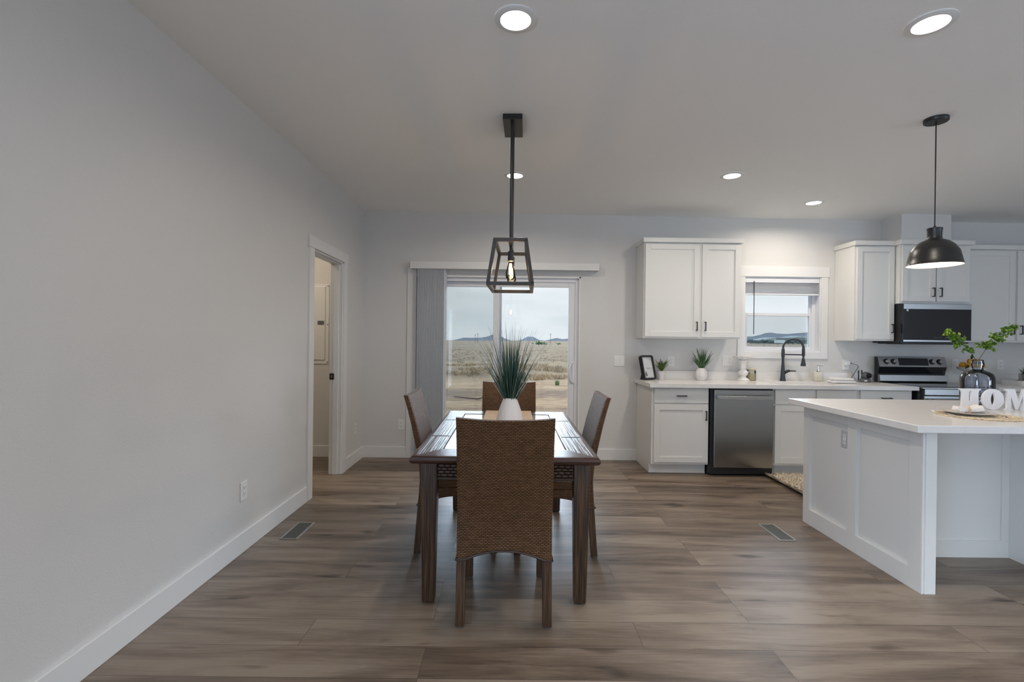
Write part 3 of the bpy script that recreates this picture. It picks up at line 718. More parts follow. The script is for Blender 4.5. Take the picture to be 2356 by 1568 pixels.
# ------------------------------------------------------------------ dining pendant lantern
pl = thing('dining_pendant', 'black open-frame lantern pendant with bare bulbs over the dining table', 'pendant light', (0, 3.2, 2.745))
bm = BM(); cz = CZ(0); box(bm, -.061, .061, 3.06, 3.34, cz-.035, cz); obj('canopy', bm, M['lampblack'], pl, bevel=.002)
for yy in (3.10, 3.30):
    bm = BM(); cyl(bm, (-.003, yy, 1.94), (-.003, yy, cz-.03), .0095, n=16); obj('rod', bm, M['lampblack'], pl, smooth=True)
bm = BM(); y0, y1, zt, zb = 2.955, 3.445, 1.936, 1.672; wt, wbm, tt = .094, .134, .0095
def bar(bm, a, b, h=.0108):
    a, b = Vector(a), Vector(b); d_ = (b-a).normalized(); s_ = d_.cross(Vector((0,1,0))); s_ = s_.normalized() if s_.length > .1 else Vector((1,0,0)); u_ = d_.cross(s_).normalized()
    q = [(-1,-1),(1,-1),(1,1),(-1,1)]
    A = [bm.verts.new(a+s_*h*i+u_*h*j) for i, j in q]; B = [bm.verts.new(b+s_*h*i+u_*h*j) for i, j in q]
    bridge(bm, A, B); bm.faces.new(A); bm.faces.new(B)
for yy in (y0, y1):
    bar(bm, (-wt-tt, yy, zt), (wt+tt, yy, zt)); bar(bm, (-wbm-tt, yy, zb), (wbm+tt, yy, zb))
    for sx in (-1, 1): bar(bm, (sx*wt, yy, zt), (sx*wbm, yy, zb))
for sx in (-1, 1): bar(bm, (sx*wt, y0, zt), (sx*wt, y1, zt)); bar(bm, (sx*wbm, y0, zb), (sx*wbm, y1, zb))
bar(bm, (-.003, y0, zt), (-.003, y1, zt))
obj('lantern_frame', bm, M['bronze'], pl, bevel=.001)
for yy in (3.10, 3.30):
    bm = BM(); cyl(bm, (-.003, yy, zt), (-.003, yy, 1.885), .008, n=14); cyl(bm, (-.003, yy, 1.89), (-.003, yy, 1.83), .0185, n=20); sk = obj('socket', bm, M['bronze'], pl, smooth=True)
    bm = BM(); lathe(bm, [(.012, .0), (.0135, -.012), (.020, -.035), (.0285, -.068), (.0315, -.09), (.028, -.108), (.016, -.119), (0, -.122)], (-.003, yy, 1.832), 28); obj('bulb', bm, M['bulb'], sk, smooth='all')
    bm = BM()
    for k in range(6):
        a = k*pi/3; cyl(bm, (-.003+.006*cos(a), yy+.006*sin(a), 1.815), (-.003+.010*cos(a), yy+.010*sin(a), 1.745), .0011, n=6)
    obj('filament', bm, M['filament'], sk)
    l = bpy.data.lights.new('filament_lamp', 'POINT'); l.energy = .9; l.color = (1, .62, .32); l.shadow_soft_size = .012
    o = bpy.data.objects.new('filament_lamp', l); COL.objects.link(o); o.parent = pl; o.location = Vector((-.003, yy, 1.78))-pl.location
pl.rotation_euler = (0, 0, R(-2))

# ------------------------------------------------------------------ island pendant
IPX, IPY = 2.615, 3.02; cz = CZ(IPX)
ip = thing('island_pendant', 'black metal dome pendant with white interior hanging on a cord over the island', 'pendant light', (IPX, IPY, cz))
bm = BM(); lathe(bm, [(0, -.022), (.060, -.022), (.0635, -.018), (.0635, 0), (0, 0)], (IPX, IPY, cz), 40); obj('canopy', bm, M['lampblack'], ip, smooth=True)
bm = BM(); cyl(bm, (IPX, IPY, 2.06), (IPX, IPY, cz-.01), .0033, n=8); obj('cord', bm, M['black'], ip)
bm = BM(); Z = 1.823
lathe(bm, [(.1405, 0), (.142, .003), (.139, .006), (.131, .045), (.121, .088), (.113, .100), (.100, .121), (.075, .145), (.046, .158), (.0385, .164), (.0365, .176), (.0375, .215), (.0395, .221), (.0395, .229), (.034, .232), (.010, .234), (.006, .245), (0, .246)], (IPX, IPY, Z), 48); obj('shade', bm, M['lampblack'], ip, smooth=True, recalc=False)
bm = BM(); lathe(bm, [(.1395, .001), (.137, .005), (.129, .045), (.119, .087), (.111, .098), (.098, .118), (.073, .141), (.044, .153), (0, .155)], (IPX, IPY, Z), 48); o = obj('shade_lining', bm, M['whitein'], ip, smooth=True, recalc=False); o['label'] = 'white inside of the shade'
bm = BM(); cyl(bm, (IPX, IPY, Z+.154), (IPX, IPY, Z+.115), .018, n=16); sphere(bm, (IPX, IPY, Z+.082), .028); obj('bulb', bm, emat('frosted_bulb', (1, .85, .68), 2), ip, smooth='all')
l = bpy.data.lights.new('pendant_lamp', 'POINT'); l.energy = 2.2; l.color = (1, .78, .62); l.shadow_soft_size = .03
o = bpy.data.objects.new('pendant_lamp', l); COL.objects.link(o); o.parent = ip; o.location = (0, 0, Z+.04-cz)

# ------------------------------------------------------------------ cabinets
def pull(parent, x, z, y, vert=True, L_=.096):
    bm = BM(); s = .005
    if vert:
        box(bm, x-s, x+s, y-.032, y-.023, z-L_/2, z+L_/2); box(bm, x-s, x+s, y-.025, y, z-L_/2, z-L_/2+.01); box(bm, x-s, x+s, y-.025, y, z+L_/2-.01, z+L_/2)
    else:
        box(bm, x-L_/2, x+L_/2, y-.032, y-.023, z-s, z+s); box(bm, x-L_/2, x-L_/2+.01, y-.025, y, z-s, z+s); box(bm, x+L_/2-.01, x+L_/2, y-.025, y, z-s, z+s)
    h = obj('handle', bm, M['black'], parent, bevel=.0015); h['label'] = 'slim black bar handle'; return h
def shaker(parent, x0, x1, z0, z1, y, name='door', handle=None, st=.057):
    bm = BM(); t_ = .019
    box(bm, x0, x0+st, y-t_, y, z0, z1); box(bm, x1-st, x1, y-t_, y, z0, z1); box(bm, x0+st, x1-st, y-t_, y, z0, z0+st); box(bm, x0+st, x1-st, y-t_, y, z1-st, z1); box(bm, x0+st-.002, x1-st+.002, y-.010, y, z0+st-.002, z1-st+.002)
    dr = obj(name, bm, M['cab'], parent, bevel=.0015)
    if handle: pull(dr, handle[0], handle[1], y-t_)
    return dr
def drawer(parent, x0, x1, z0, z1, y, handle=True, name='drawer'):
    bm = BM(); box(bm, x0, x1, y-.019, y, z0, z1); dr = obj(name, bm, M['cab'], parent, bevel=.002)
    if handle: pull(dr, (x0+x1)/2, (z0+z1)/2, y-.019, False)
    return dr
BF = 4.90                                   # face-frame plane of the base cabinets
def base_body(parent, x0, x1):
    bm = BM(); box(bm, x0, x1, BF, WB-.002, .105, .877); box(bm, x0, x1, BF+.075, WB-.002, 0, .105); return obj('body', bm, M['cab'], parent, bevel=.001)
c = thing('base_cabinet', 'white base cabinet with one drawer and one door at the left end of the kitchen', 'cabinet', (1.71, 5.19, 0), 'kitchen base cabinets')
base_body(c, 1.42, 1.992); drawer(c, 1.442, 1.985, .722, .868, BF); shaker(c, 1.442, 1.985, .128, .708, BF, handle=(1.958, .60))
c = thing('base_cabinet', 'white sink base cabinet right of the dishwasher, below the kitchen window', 'cabinet', (3.06, 5.19, 0), 'kitchen base cabinets')
base_body(c, 2.632, 3.485); drawer(c, 2.652, 3.046, .722, .868, BF, False, 'false_drawer'); drawer(c, 3.07, 3.465, .722, .868, BF, False, 'false_drawer')
shaker(c, 2.652, 3.046, .128, .708, BF, handle=(3.02, .60)); shaker(c, 3.07, 3.465, .128, .708, BF, handle=(3.096, .60))
c = thing('base_cabinet', 'white base cabinet with a drawer directly left of the range', 'cabinet', (3.76, 5.19, 0), 'kitchen base cabinets')
base_body(c, 3.487, 4.035); drawer(c, 3.507, 4.015, .722, .868, BF); shaker(c, 3.507, 4.015, .128, .708, BF, handle=(3.535, .60))
c = thing('base_cabinet', 'white base cabinet right of the range, mostly hidden by the island', 'cabinet', (5.4, 5.19, 0), 'kitchen base cabinets')
base_body(c, 4.835, 6.4); drawer(c, 4.855, 5.58, .722, .868, BF); drawer(c, 5.60, 6.38, .722, .868, BF); shaker(c, 4.855, 5.58, .128, .708, BF); shaker(c, 5.60, 6.38, .128, .708, BF)

# worktops
def worktop(name, label, x0, x1, cut=None):
    w = thing(name, label, 'countertop', ((x0+x1)/2, 5.15, .879))
    bm = BM(); f_, b_ = 4.83, WB-.002
    if cut:
        cx0, cx1, cy0, cy1 = cut
        box(bm, x0, cx0, f_, b_, .8785, .917); box(bm, cx1, x1, f_, b_, .8785, .917); box(bm, cx0, cx1, f_, cy0, .8785, .917); box(bm, cx0, cx1, cy1, b_, .8785, .917)
    else: box(bm, x0, x1, f_, b_, .8785, .917)
    bmesh.ops.remove_doubles(bm, verts=bm.verts[:], dist=1e-5)
    seen = {}
    for f in bm.faces[:]:
        k = tuple(sorted(v.index for v in f.verts))
    obj('slab', bm, M['quartz'], w, bevel=0 if cut else .003)
    bm = BM(); box(bm, x0, x1, WB-.022, WB-.002, .917, 1.01); obj('backsplash', bm, M['quartz'], w, bevel=.001)
    if cut:
        bm = BM(); t_ = .004; z0 = .90-.18
        box(bm, cx0+t_, cx1-t_, cy0+t_, cy1-t_, z0, z0+.004); box(bm, cx0, cx0+t_, cy0, cy1, z0, .913); box(bm, cx1-t_, cx1, cy0, cy1, z0, .913); box(bm, cx0+t_, cx1-t_, cy0, cy0+t_, z0, .913); box(bm, cx0+t_, cx1-t_, cy1-t_, cy1, z0, .913)
        s = obj('sink_basin', bm, M['potwhite'], w)
        bm = BM(); cyl(bm, ((cx0+cx1)/2, (cy0+cy1)/2, z0+.004), ((cx0+cx1)/2, (cy0+cy1)/2, z0+.007), .045, n=24); obj('drain', bm, M['chrome'], s)
    return w
worktop('countertop', 'white quartz kitchen countertop with backsplash running under the window', 1.385, 4.052, (2.70, 3.40, 4.92, 5.30))
worktop('countertop', 'white quartz countertop right of the range, behind the glass jug', 4.825, 6.42)

# wall cabinets
def crown(parent, x0, x1, y, z, left=True, right=True, name='crown'):
    bm = BM(); box(bm, x0-(.017 if left else 0), x1+(.017 if right else 0), y-.036, WB-.002, z, z+.047); return obj(name, bm, M['cab'], parent, bevel=.002)
UF = 5.17; Z0, Z1 = 1.368, 2.385
c = thing('wall_cabinet', 'white two-door wall cabinet left of the kitchen window', 'cabinet', (1.91, 5.3, Z0), 'kitchen wall cabinets')
bm = BM(); box(bm, 1.40, 2.425, UF, WB-.002, Z0, Z1); obj('body', bm, M['cab'], c, bevel=.001)
shaker(c, 1.412, 1.985, Z0+.018, Z1-.02, UF, handle=(1.955, 1.50)); shaker(c, 2.012, 2.418, Z0+.018, Z1-.02, UF, handle=(2.045, 1.50)); crown(c, 1.40, 2.425, UF, Z1-.006)
c = thing('wall_cabinet', 'white narrow single-door wall cabinet between the kitchen window and the microwave', 'cabinet', (3.85, 5.3, Z0), 'kitchen wall cabinets')
bm = BM(); box(bm, 3.63, 4.058, UF, WB-.002, Z0, Z1); obj('body', bm, M['cab'], c, bevel=.001)
shaker(c, 3.65, 4.045, Z0+.018, Z1-.02, UF, handle=(4.018, 1.50)); crown(c, 3.63, 4.058, UF, Z1-.01, True, False)
c = thing('wall_cabinet', 'white short two-door wall cabinet above the microwave', 'cabinet', (4.43, 5.25, 1.77), 'kitchen wall cabinets')
MF = 5.105
bm = BM(); box(bm, 4.06, 4.80, MF, WB-.002, 1.762, Z1); obj('body', bm, M['cab'], c, bevel=.001)
shaker(c, 4.078, 4.422, 1.785, Z1-.02, MF, handle=(4.392, 1.88)); shaker(c, 4.438, 4.782, 1.785, Z1-.02, MF, handle=(4.468, 1.88)); crown(c, 4.06, 4.80, MF, Z1-.008)
c = thing('wall_cabinet', 'white wide wall cabinet right of the microwave, at the picture edge', 'cabinet', (5.6, 5.3, Z0), 'kitchen wall cabinets')
bm = BM(); box(bm, 4.802, 6.40, UF, WB-.002, Z0, Z1-.03); obj('body', bm, M['cab'], c, bevel=.001)
shaker(c, 4.822, 5.322, Z0+.018, Z1-.05, UF, handle=(5.292, 1.50)); shaker(c, 5.35, 5.86, Z0+.018, Z1-.05, UF, handle=(5.38, 1.50)); shaker(c, 5.88, 6.385, Z0+.018, Z1-.05, UF); crown(c, 4.802, 6.40, UF, Z1-.04, False)

# dishwasher
dw = thing('dishwasher', 'stainless steel dishwasher with bar handle under the kitchen counter', 'dishwasher', (2.31, 5.15, 0))
bm = BM(); box(bm, 2.0, 2.624, 4.875, WB-.03, .02, .872); obj('tub', bm, M['blackplastic'], dw)
bm = BM(); box(bm, 2.0, 2.612, 4.955, 5.0, 0, .10); obj('kick_plate', bm, M['blackplastic'], dw)
bm = BM(); box(bm, 2.026, 2.612, 4.835, 4.874, .092, .862); obj('door', bm, M['dwsteel'], dw, bevel=.004)
bm = BM()
pts = [(2.045+.55*k/14, 4.798-.012*sin(pi*k/14), .792) for k in range(15)]
prev = None
for (x, y, z) in pts:
    q = [bm.verts.new((x, y-.008, z+.0175)), bm.verts.new((x, y+.004, z+.0175)), bm.verts.new((x, y+.004, z-.0175)), bm.verts.new((x, y-.008, z-.0175))]
    if prev: bridge(bm, prev, q)
    else: bm.faces.new(q)
    prev = q
bm.faces.new(prev); box(bm, 2.052, 2.072, 4.80, 4.836, .78, .805); box(bm, 2.568, 2.588, 4.80, 4.836, .78, .805)
obj('handle', bm, M['steel'], dw, bevel=.002, smooth=True)

# range
rg = thing('range', 'stainless steel electric range with black control display left of the oranges', 'stove', (4.43, 5.1, 0))
RX0, RX1 = 4.064, 4.812
bm = BM(); box(bm, RX0, RX1, 4.86, WB-.03, .02, .90); obj('body', bm, M['steelside'], rg)
bm = BM(); box(bm, RX0-.002, RX1+.002, 4.80, 5.36, .90, .914); obj('cooktop_frame', bm, M['steel'], rg, bevel=.003)
bm = BM(); box(bm, RX0+.012, RX1-.012, 4.83, 5.345, .9142, .9185); ct = obj('cooktop_glass', bm, M['blackglass'], rg, bevel=.001)
bm = BM()
for (x, y, r0) in ((4.25, 4.97, .10), (4.25, 5.21, .075), (4.63, 4.97, .09), (4.63, 5.21, .075)): lathe(bm, [(r0, 0), (r0-.003, .0003), (r0-.006, 0)], (x, y, .9186), 40)
obj('burner_rings', bm, M['grey'], ct)
bm = BM(); box(bm, RX0+.03, RX1, 4.815, 4.862, .835, .898); obj('front_panel', bm, M['steel'], rg, bevel=.004)
bm = BM(); box(bm, RX0+.03, RX1, 4.82, 4.862, .24, .828); od = obj('oven_door', bm, M['steel'], rg, bevel=.004)
bm = BM(); box(bm, RX0+.05, RX1-.02, 4.812, 4.821, .30, .745); obj('oven_window', bm, M['blackglass'], od)
bm = BM(); cyl(bm, (RX0+.07, 4.775, .79), (RX1-.04, 4.775, .79), .012, n=14); box(bm, RX0+.09, RX0+.11, 4.775, 4.822, .782, .798); box(bm, RX1-.08, RX1-.06, 4.775, 4.822, .782, .798); obj('handle', bm, M['steel'], od, smooth=True)
bm = BM(); box(bm, RX0+.03, RX1, 4.82, 4.862, .05, .232); obj('storage_drawer', bm, M['steel'], rg, bevel=.004)
for zz in (0,):
    bm = BM()
    for x in (RX0+.05, RX1-.05): cyl(bm, (x, 4.95, 0), (x, 4.95, .021), .02, n=12); cyl(bm, (x, 5.35, 0), (x, 5.35, .021), .02, n=12)
    obj('feet', bm, M['blackplastic'], rg)
# backguard
bm = BM(); prism(bm, [(5.40, .914), (5.40, 1.01), (5.375, 1.09), (5.405, 1.195), (5.448, 1.195), (5.448, .914)], 'x', RX0, RX1); bg = obj('backguard', bm, M['blackglass'], rg, bevel=.002)
bm = BM(); prism(bm, [(5.372, 1.088), (5.402, 1.197), (5.41, 1.197), (5.44, 1.20), (5.44, 1.193), (5.41, 1.192), (5.382, 1.088)], 'x', RX0+.002, RX1-.002); cp = obj('control_panel', bm, M['steel'], bg, bevel=.001)
bm = BM(); prism(bm, [(5.375, .918), (5.362, .932), (5.372, .998), (5.40, .998), (5.40, .918)], 'x', RX0+.002, RX1-.002); obj('lower_trim', bm, M['steel'], bg, bevel=.002)
nrm = Vector((0, -.109, .030)).normalized(); 
def on_panel(x, tq, off): return Vector((x, 5.372+.030*tq, 1.088+.109*tq)) + nrm*off
bm = BM()
q = [on_panel(4.285, .14, .0012), on_panel(4.612, .14, .0012), on_panel(4.612, .86, .0012), on_panel(4.285, .86, .0012)]
A = [bm.verts.new(v) for v in q]; B = [bm.verts.new(v-nrm*.004) for v in q]; bridge(bm, A, B); bm.faces.new(A); bm.faces.new(B); obj('display', bm, M['blackglass'], bg)
for x in (4.152, 4.232, 4.655, 4.738):
    bm = BM(); a = on_panel(x, .52, 0); cyl(bm, a, a+nrm*.008, .032, .030, 28); kb = obj('knob_bezel', bm, M['blackplastic'], bg, smooth=True)
    bm = BM(); cyl(bm, a+nrm*.008, a+nrm*.032, .025, .021, 28); u_ = Vector((0, .030, .109)).normalized()
    obj('knob', bm, M['steel'], bg, bevel=.003, smooth=True)

# microwave
mw = thing('microwave', 'black over-the-range microwave with steel trim strips under the short cabinet', 'microwave', (4.43, 5.2, 1.35))
MX0, MX1 = 4.062, 4.772; MY = 5.085
bm = BM(); box(bm, MX0, MX1, MY, WB-.002, 1.350, 1.758); obj('body', bm, M['blackplastic'], mw, bevel=.002)
bm = BM(); box(bm, MX0, MX1, MY-.03, MY-.001, 1.362, 1.758); dr = obj('door', bm, M['blackglass'], mw, bevel=.003)
bm = BM(); box(bm, MX0+.004, MX1-.003, MY-.0325, MY-.0295, 1.702, 1.756); obj('top_trim', bm, M['steel'], dr, bevel=.001)
bm = BM(); box(bm, MX0+.004, MX1-.003, MY-.0325, MY-.0295, 1.364, 1.382); obj('bottom_trim', bm, M['steel'], dr, bevel=.001)
bm = BM(); box(bm, MX0+.035, MX0+.055, MY-.0312, MY-.0298, 1.680, 1.700); s = obj('energy_sticker', bm, M['paper'], dr)
bm = BM(); box(bm, MX0+.043, MX0+.047, MY-.0316, MY-.0311, 1.683, 1.696); box(bm, MX0+.040, MX0+.050, MY-.0316, MY-.0311, 1.683, 1.6855); obj('sticker_mark', bm, M['ink'], s) if False else bm.free()
bm = BM()
for k in range(6): box(bm, MX0+.32+k*.016, MX0+.33+k*.016, MY-.0304, MY-.0298, 1.408, 1.411)
for k in range(4): box(bm, MX0+.44+k*.011, MX0+.447+k*.011, MY-.0304, MY-.0298, 1.405, 1.414)
obj('touch_controls', bm, M['ink'], dr)
bm = BM(); box(bm, MX0+.03, MX1-.03, MY+.02, WB-.04, 1.340, 1.350)
for k in range(10): box(bm, MX0+.08+k*.06, MX0+.11+k*.06, MY+.03, WB-.1, 1.337, 1.341)
obj('vent_grille', bm, M['blackplastic'], mw)

# ------------------------------------------------------------------ island
il = thing('kitchen_island', 'white panelled kitchen island base with a leg space at its front', 'kitchen island', (2.9, 3.15, 0))
IX, IN, IF, IT = 2.205, 2.605, 3.66, .877
def framed(bm, x, y0, y1, z0, z1): pass
bm = BM()
box(bm, IX+.022, IX+.075, IN+.004, IF, 0, IT)                       # end wall core
ym = IN+.495                                                        # centre stile
for (a, b) in ((IF-.075, IF+.0), (ym-.0, ym+.085), (IN, IN+.085)): box(bm, IX, IX+.023, a, b, 0, IT)
for (a, b) in ((IN+.085, ym), (ym+.085, IF-.075)): box(bm, IX, IX+.023, a, b, 0, .115); box(bm, IX, IX+.023, a, b, IT-.075, IT)
obj('end_panel', bm, M['cab'], il, bevel=.0015)
bm = BM(); box(bm, IX+.001, IX+.012, IN-.004, IN+.001, .0, IT); box(bm, IX+.018, IX+.078, IN-.004, IN+.004, 0, IT); obj('corner_post', bm, M['cab'], il, bevel=.0015)
BX = 3.143
bm = BM(); box(bm, IX+.075, BX, 3.072, 3.09, 0, IT); box(bm, IX+.075, BX, 3.06, 3.073, 0, .105); box(bm, BX-.045, BX, 3.06, 3.073, .105, IT); box(bm, IX+.075, BX-.045, 3.06, 3.073, IT-.06, IT)
obj('back_panel', bm, M['cab'], il, bevel=.0015)
bm = BM(); box(bm, IX+.075, BX+1.1, 3.09, IF, .10, IT); box(bm, IX+.075, BX+1.1, 3.09, IF-.07, 0, .10); obj('cabinet_body', bm, M['cab'], il, bevel=.001)
bm = BM(); box(bm, BX, BX+.13, IN, 3.09, 0, IT); obj('support_wing', bm, M['cab'], il, bevel=.0015)
for k in range(2):
    x0 = IX+.10+k*.55; shk = BM(); st = .057; x1 = x0+.53; y = IF
    box(shk, x0, x0+st, y, y+.019, .13, .86); box(shk, x1-st, x1, y, y+.019, .13, .86); box(shk, x0+st, x1-st, y, y+.019, .13, .13+st); box(shk, x0+st, x1-st, y, y+.019, .86-st, .86); box(shk, x0+st, x1-st, y, y+.010, .13+st, .86-st)
    obj('door', shk, M['cab'], il, bevel=.0015)
bm = BM(); box(bm, 2.098, 5.0, 2.505, 3.685, .877, .917); bmesh.ops.bevel
o = obj('island_countertop', bm, M['quartz'], bevel=.004, seg=3); tag(o, 'large white quartz countertop covering the kitchen island', 'countertop')
plate((IX+.0225, 3.235, .70), '-x', 'silver-rimmed outlet on the left end panel of the island')
ou = [o for o in COL.objects if o.name.startswith('wall_outlet') and o.parent is None][-1]
for ch in ou.children:
    if ch.name.startswith('cover_plate'):
        ch.data.materials[0] = M['ventmetal'] if False else mat('satin_grey_plate', (.50, .51, .53), .3, .3)
        ch['label'] = 'silver grey cover plate'

# ------------------------------------------------------------------ on the island
# letters
def letter(name, polys, x, y, z, sc, label, depth=.012, rot=0):
    cu = bpy.data.curves.new(name, 'CURVE'); cu.dimensions = '2D'; cu.fill_mode = 'BOTH'; cu.extrude = depth/2
    for pts in polys:
        sp_ = cu.splines.new('POLY'); sp_.points.add(len(pts)-1); sp_.use_cyclic_u = True
        for q_, (a, b) in zip(sp_.points, pts): q_.co = (a*sc, b*sc, 0, 1)
    tmp = bpy.data.objects.new('tmp', cu); COL.objects.link(tmp)
    dg = bpy.context.evaluated_depsgraph_get(); me = bpy.data.meshes.new_from_object(tmp.evaluated_get(dg))
    bpy.data.objects.remove(tmp)
    me.transform(Matrix.Rotation(R(90), 4, 'X')); me.materials.clear(); me.materials.append(M['letter'])
    o = bpy.data.objects.new(name, me); COL.objects.link(o); o.location = (x, y, z); o.rotation_euler = (0, 0, R(rot))
    return tag(o, label, 'decorative letter', 'letters spelling HOME')
def arcp(cx, cy, rx, ry, a0, a1, n): return [(cx+rx*cos(R(a0+(a1-a0)*k/n)), cy+ry*sin(R(a0+(a1-a0)*k/n))) for k in range(n+1)]
Hp = [(0, 0), (.05, .03), (.10, .12), (.12, .88), (.10, .93), (0, 1)]
Hout = [(.03, 0), (.42, 0), (.44, .04), (.44, .20), (.56, .20), (.56, .04), (.58, 0), (.97, 0), (.97, .03), (.90, .08), (.89, .80), (.92, .90), (1.02, .97), (1.02, 1), (-.02, 1), (-.02, .97), (.08, .90), (.11, .80), (.10, .08), (.03, .03)]
HX, HY, HZ = 2.905, 3.155, .917
letter('letter_H', [Hout, [(.44, .42), (.56, .42), (.56, .80)]+arcp(.5, .80, .06, .12, 0, 180, 10)[1:]], HX, HY, HZ, .135, 'white wooden letter H in front of the glass jug')
letter('letter_O', [arcp(.5, .5, .52, .5, 0, 356, 44), [(.5+.11*(1-(k/9)**2), .5+.36*k/9) for k in range(-9, 10)]+[(.5-.11*(1-(k/9)**2), .5-.36*k/9) for k in range(-8, 9)]], HX+.148, HY, HZ, .135, 'white wooden letter O, second of the word')
Mo = [(-.02, 0), (.36, 0), (.36, .03), (.28, .08), (.27, .62), (.47, .02), (.60, .02), (.82, .64), (.82, .08), (.74, .03), (.74, 0), (1.22, 0), (1.22, .03), (1.14, .08), (1.14, .90), (1.22, .97), (1.22, 1), (.84, 1), (.63, .42), (.45, 1), (-.02, 1), (-.02, .97), (.08, .90), (.08, .08), (-.02, .03)]
letter('letter_M', [Mo], HX+.148*2, HY, HZ, .135, 'white wooden letter M cut off by the right picture edge')
Eo = [(0, 0), (.82, 0), (.84, .28), (.78, .28), (.70, .10), (.42, .08), (.42, .46), (.58, .50), (.60, .38), (.64, .38), (.64, .68), (.60, .68), (.58, .57), (.42, .55), (.42, .92), (.68, .90), (.76, .74), (.82, .74), (.80, 1), (0, 1), (0, .97), (.08, .92), (.08, .08), (0, .03)]
letter('letter_E', [Eo], HX+.148*2+.19, HY, HZ, .135, 'white wooden letter E, last of the word, outside the picture')

# smoky glass jug
JX, JY = 3.275, 3.42
bm = BM(); JZ = .917
lathe(bm, [(0, .004), (.07, .001), (.086, .006), (.093, .03), (.0945, .10), (.0945, .165), (.0925, .195), (.083, .218), (.062, .233), (.040, .241), (.033, .247), (.031, .258), (.032, .262), (.036, .272), (.0375, .284), (.036, .294), (.033, .301), (.032, .306), (.034, .311), (.033, .315), (.030, .313), (.028, .305), (.032, .285), (.027, .262), (.028, .25), (.038, .238), (.06, .229), (.079, .214), (.088, .193), (.0905, .16), (.0905, .03), (.083, .012), (0, .010)], (JX, JY, JZ), 56)
tag(obj('glass_jug', bm, M['jar'], smooth='all'), 'smoky blue-grey round glass jug behind the white letters', 'jug')
def leafdisc(bm, c, nrm_, r, rng):
    nrm_ = nrm_.normalized(); t_ = nrm_.orthogonal().normalized(); b_ = nrm_.cross(t_)
    vs = [bm.verts.new(c+(t_*cos(a)*1.25+b_*sin(a))*r + nrm_*r*.25*cos(2*a)) for a in [k*pi/3.5 for k in range(7)]]
    bm.faces.new(vs)
def branch(name, label, pts, spread, count, seed, lime=False):
    rg_ = random.Random(seed); pts = [Vector(p) for p in pts]
    r = thing(name, label, 'branch', pts[0])
    bm = BM(); tube(bm, pts, [.0024-.0014*k/(len(pts)-1) for k in range(len(pts))], 6)
    twigs = []
    fl = []
    for k in range(len(pts)-1):
        for j in range(12): fl.append(pts[k].lerp(pts[k+1], j/12))
    n0 = int(len(fl)*.52)
    for k in range(24):
        i_ = rg_.randrange(n0, len(fl)); a = fl[i_]; dv = Vector((rg_.gauss(0, 1), rg_.gauss(0, .8), rg_.gauss(.25, .8))).normalized(); ln = rg_.uniform(.4, 1)*spread*(1-.45*(i_-n0)/(len(fl)-n0))
        b = a+dv*ln; tube(bm, [a, a.lerp(b, .5)+Vector((0,0,.004)), b], [.001, .0008, .0005], 4); twigs.append((a, b))
    obj('stem', bm, M['stem'], r)
    bm = BM(); bl = BM()
    for k in range(count):
        a, b = rg_.choice(twigs); p = a.lerp(b, rg_.uniform(.1, 1.05))+Vector((rg_.gauss(0, .007), rg_.gauss(0, .007), rg_.gauss(0, .006)))
        leafdisc(bl if (lime and p.z > pts[-1].z-.03 and rg_.random() < .5) else bm, p, Vector((rg_.gauss(0, .7), rg_.gauss(-.6, .7), rg_.gauss(.5, .7))), rg_.uniform(.0045, .0085), rg_)
    obj('leaves', bm, M['euc'], r, recalc=False)
    if lime: obj('pale_leaves', bl, M['lime'], r, recalc=False)['label'] = 'lighter lime leaves at the tip'
    else: bl.free()
branch('leafy_branch', 'bright green leafy branch leaning left out of the glass jug', [(JX+.03, JY, .95), (JX+.006, JY, 1.10), (JX-.008, JY, 1.225), (JX-.05, JY+.01, 1.30), (JX-.12, JY+.01, 1.355), (JX-.20, JY, 1.40), (JX-.245, JY, 1.43)], .062, 520, 5, True)
branch('leafy_branch', 'dark green leafy branch leaning right out of the glass jug', [(JX-.03, JY, .95), (JX-.005, JY, 1.10), (JX+.004, JY, 1.225), (JX+.05, JY-.01, 1.31), (JX+.12, JY-.02, 1.38), (JX+.20, JY-.01, 1.44), (JX+.27, JY, 1.475)], .068, 560, 9)

# placemat, plate, napkin, cutlery
PX, PY = 2.745, 2.86
pm = thing('placemat', 'round braided straw placemat on the island', 'placemat', (PX, PY, .917))
bm = BM(); rg_ = random.Random(2)
for k in range(15):
    r0 = .012+.0125*k; n_ = 90; ph = rg_.uniform(0, 6); pts = [(PX+cos(2*pi*j/n_)*(r0+.003*sin(j*1.3+ph)), PY+sin(2*pi*j/n_)*(r0+.003*sin(j*1.3+ph)), .9205+.0012*sin(j*2.1+ph)) for j in range(n_+1)]
    tube(bm, pts, .0032, 5)
for k in range(60):                       # loose loops at the rim
    a = 2*pi*k/60+rg_.uniform(-.05, .05); r1, r2 = .178, .205+rg_.uniform(-.008, .006)
    tube(bm, [(PX+cos(a+q)*rr_, PY+sin(a+q)*rr_, .9195+rg_.uniform(0, .004)) for q, rr_ in ((-.07, r1), (-.05, (r1+r2)/2), (0, r2), (.05, (r1+r2)/2), (.07, r1))], .0022, 5)
obj('straw_braid', bm, M['straw'], pm)
QX, QY = 2.70, 2.875
bm = BM(); lathe(bm, [(0, 0), (.06, 0), (.066, .002), (.10, .009), (.124, .017), (.126, .0185), (.125, .020), (.10, .0125), (.062, .006), (0, .006)], (QX, QY, .924), 56)
tag(obj('dinner_plate', bm, M['plate'], smooth='all'), 'pale stoneware plate lying on the straw placemat', 'plate')
nk = thing('napkin', 'white cloth napkin gathered in a ring, lying on the plate', 'napkin', (QX, QY, .935))
bm = BM(); nu, nv = 48, 26; G = []
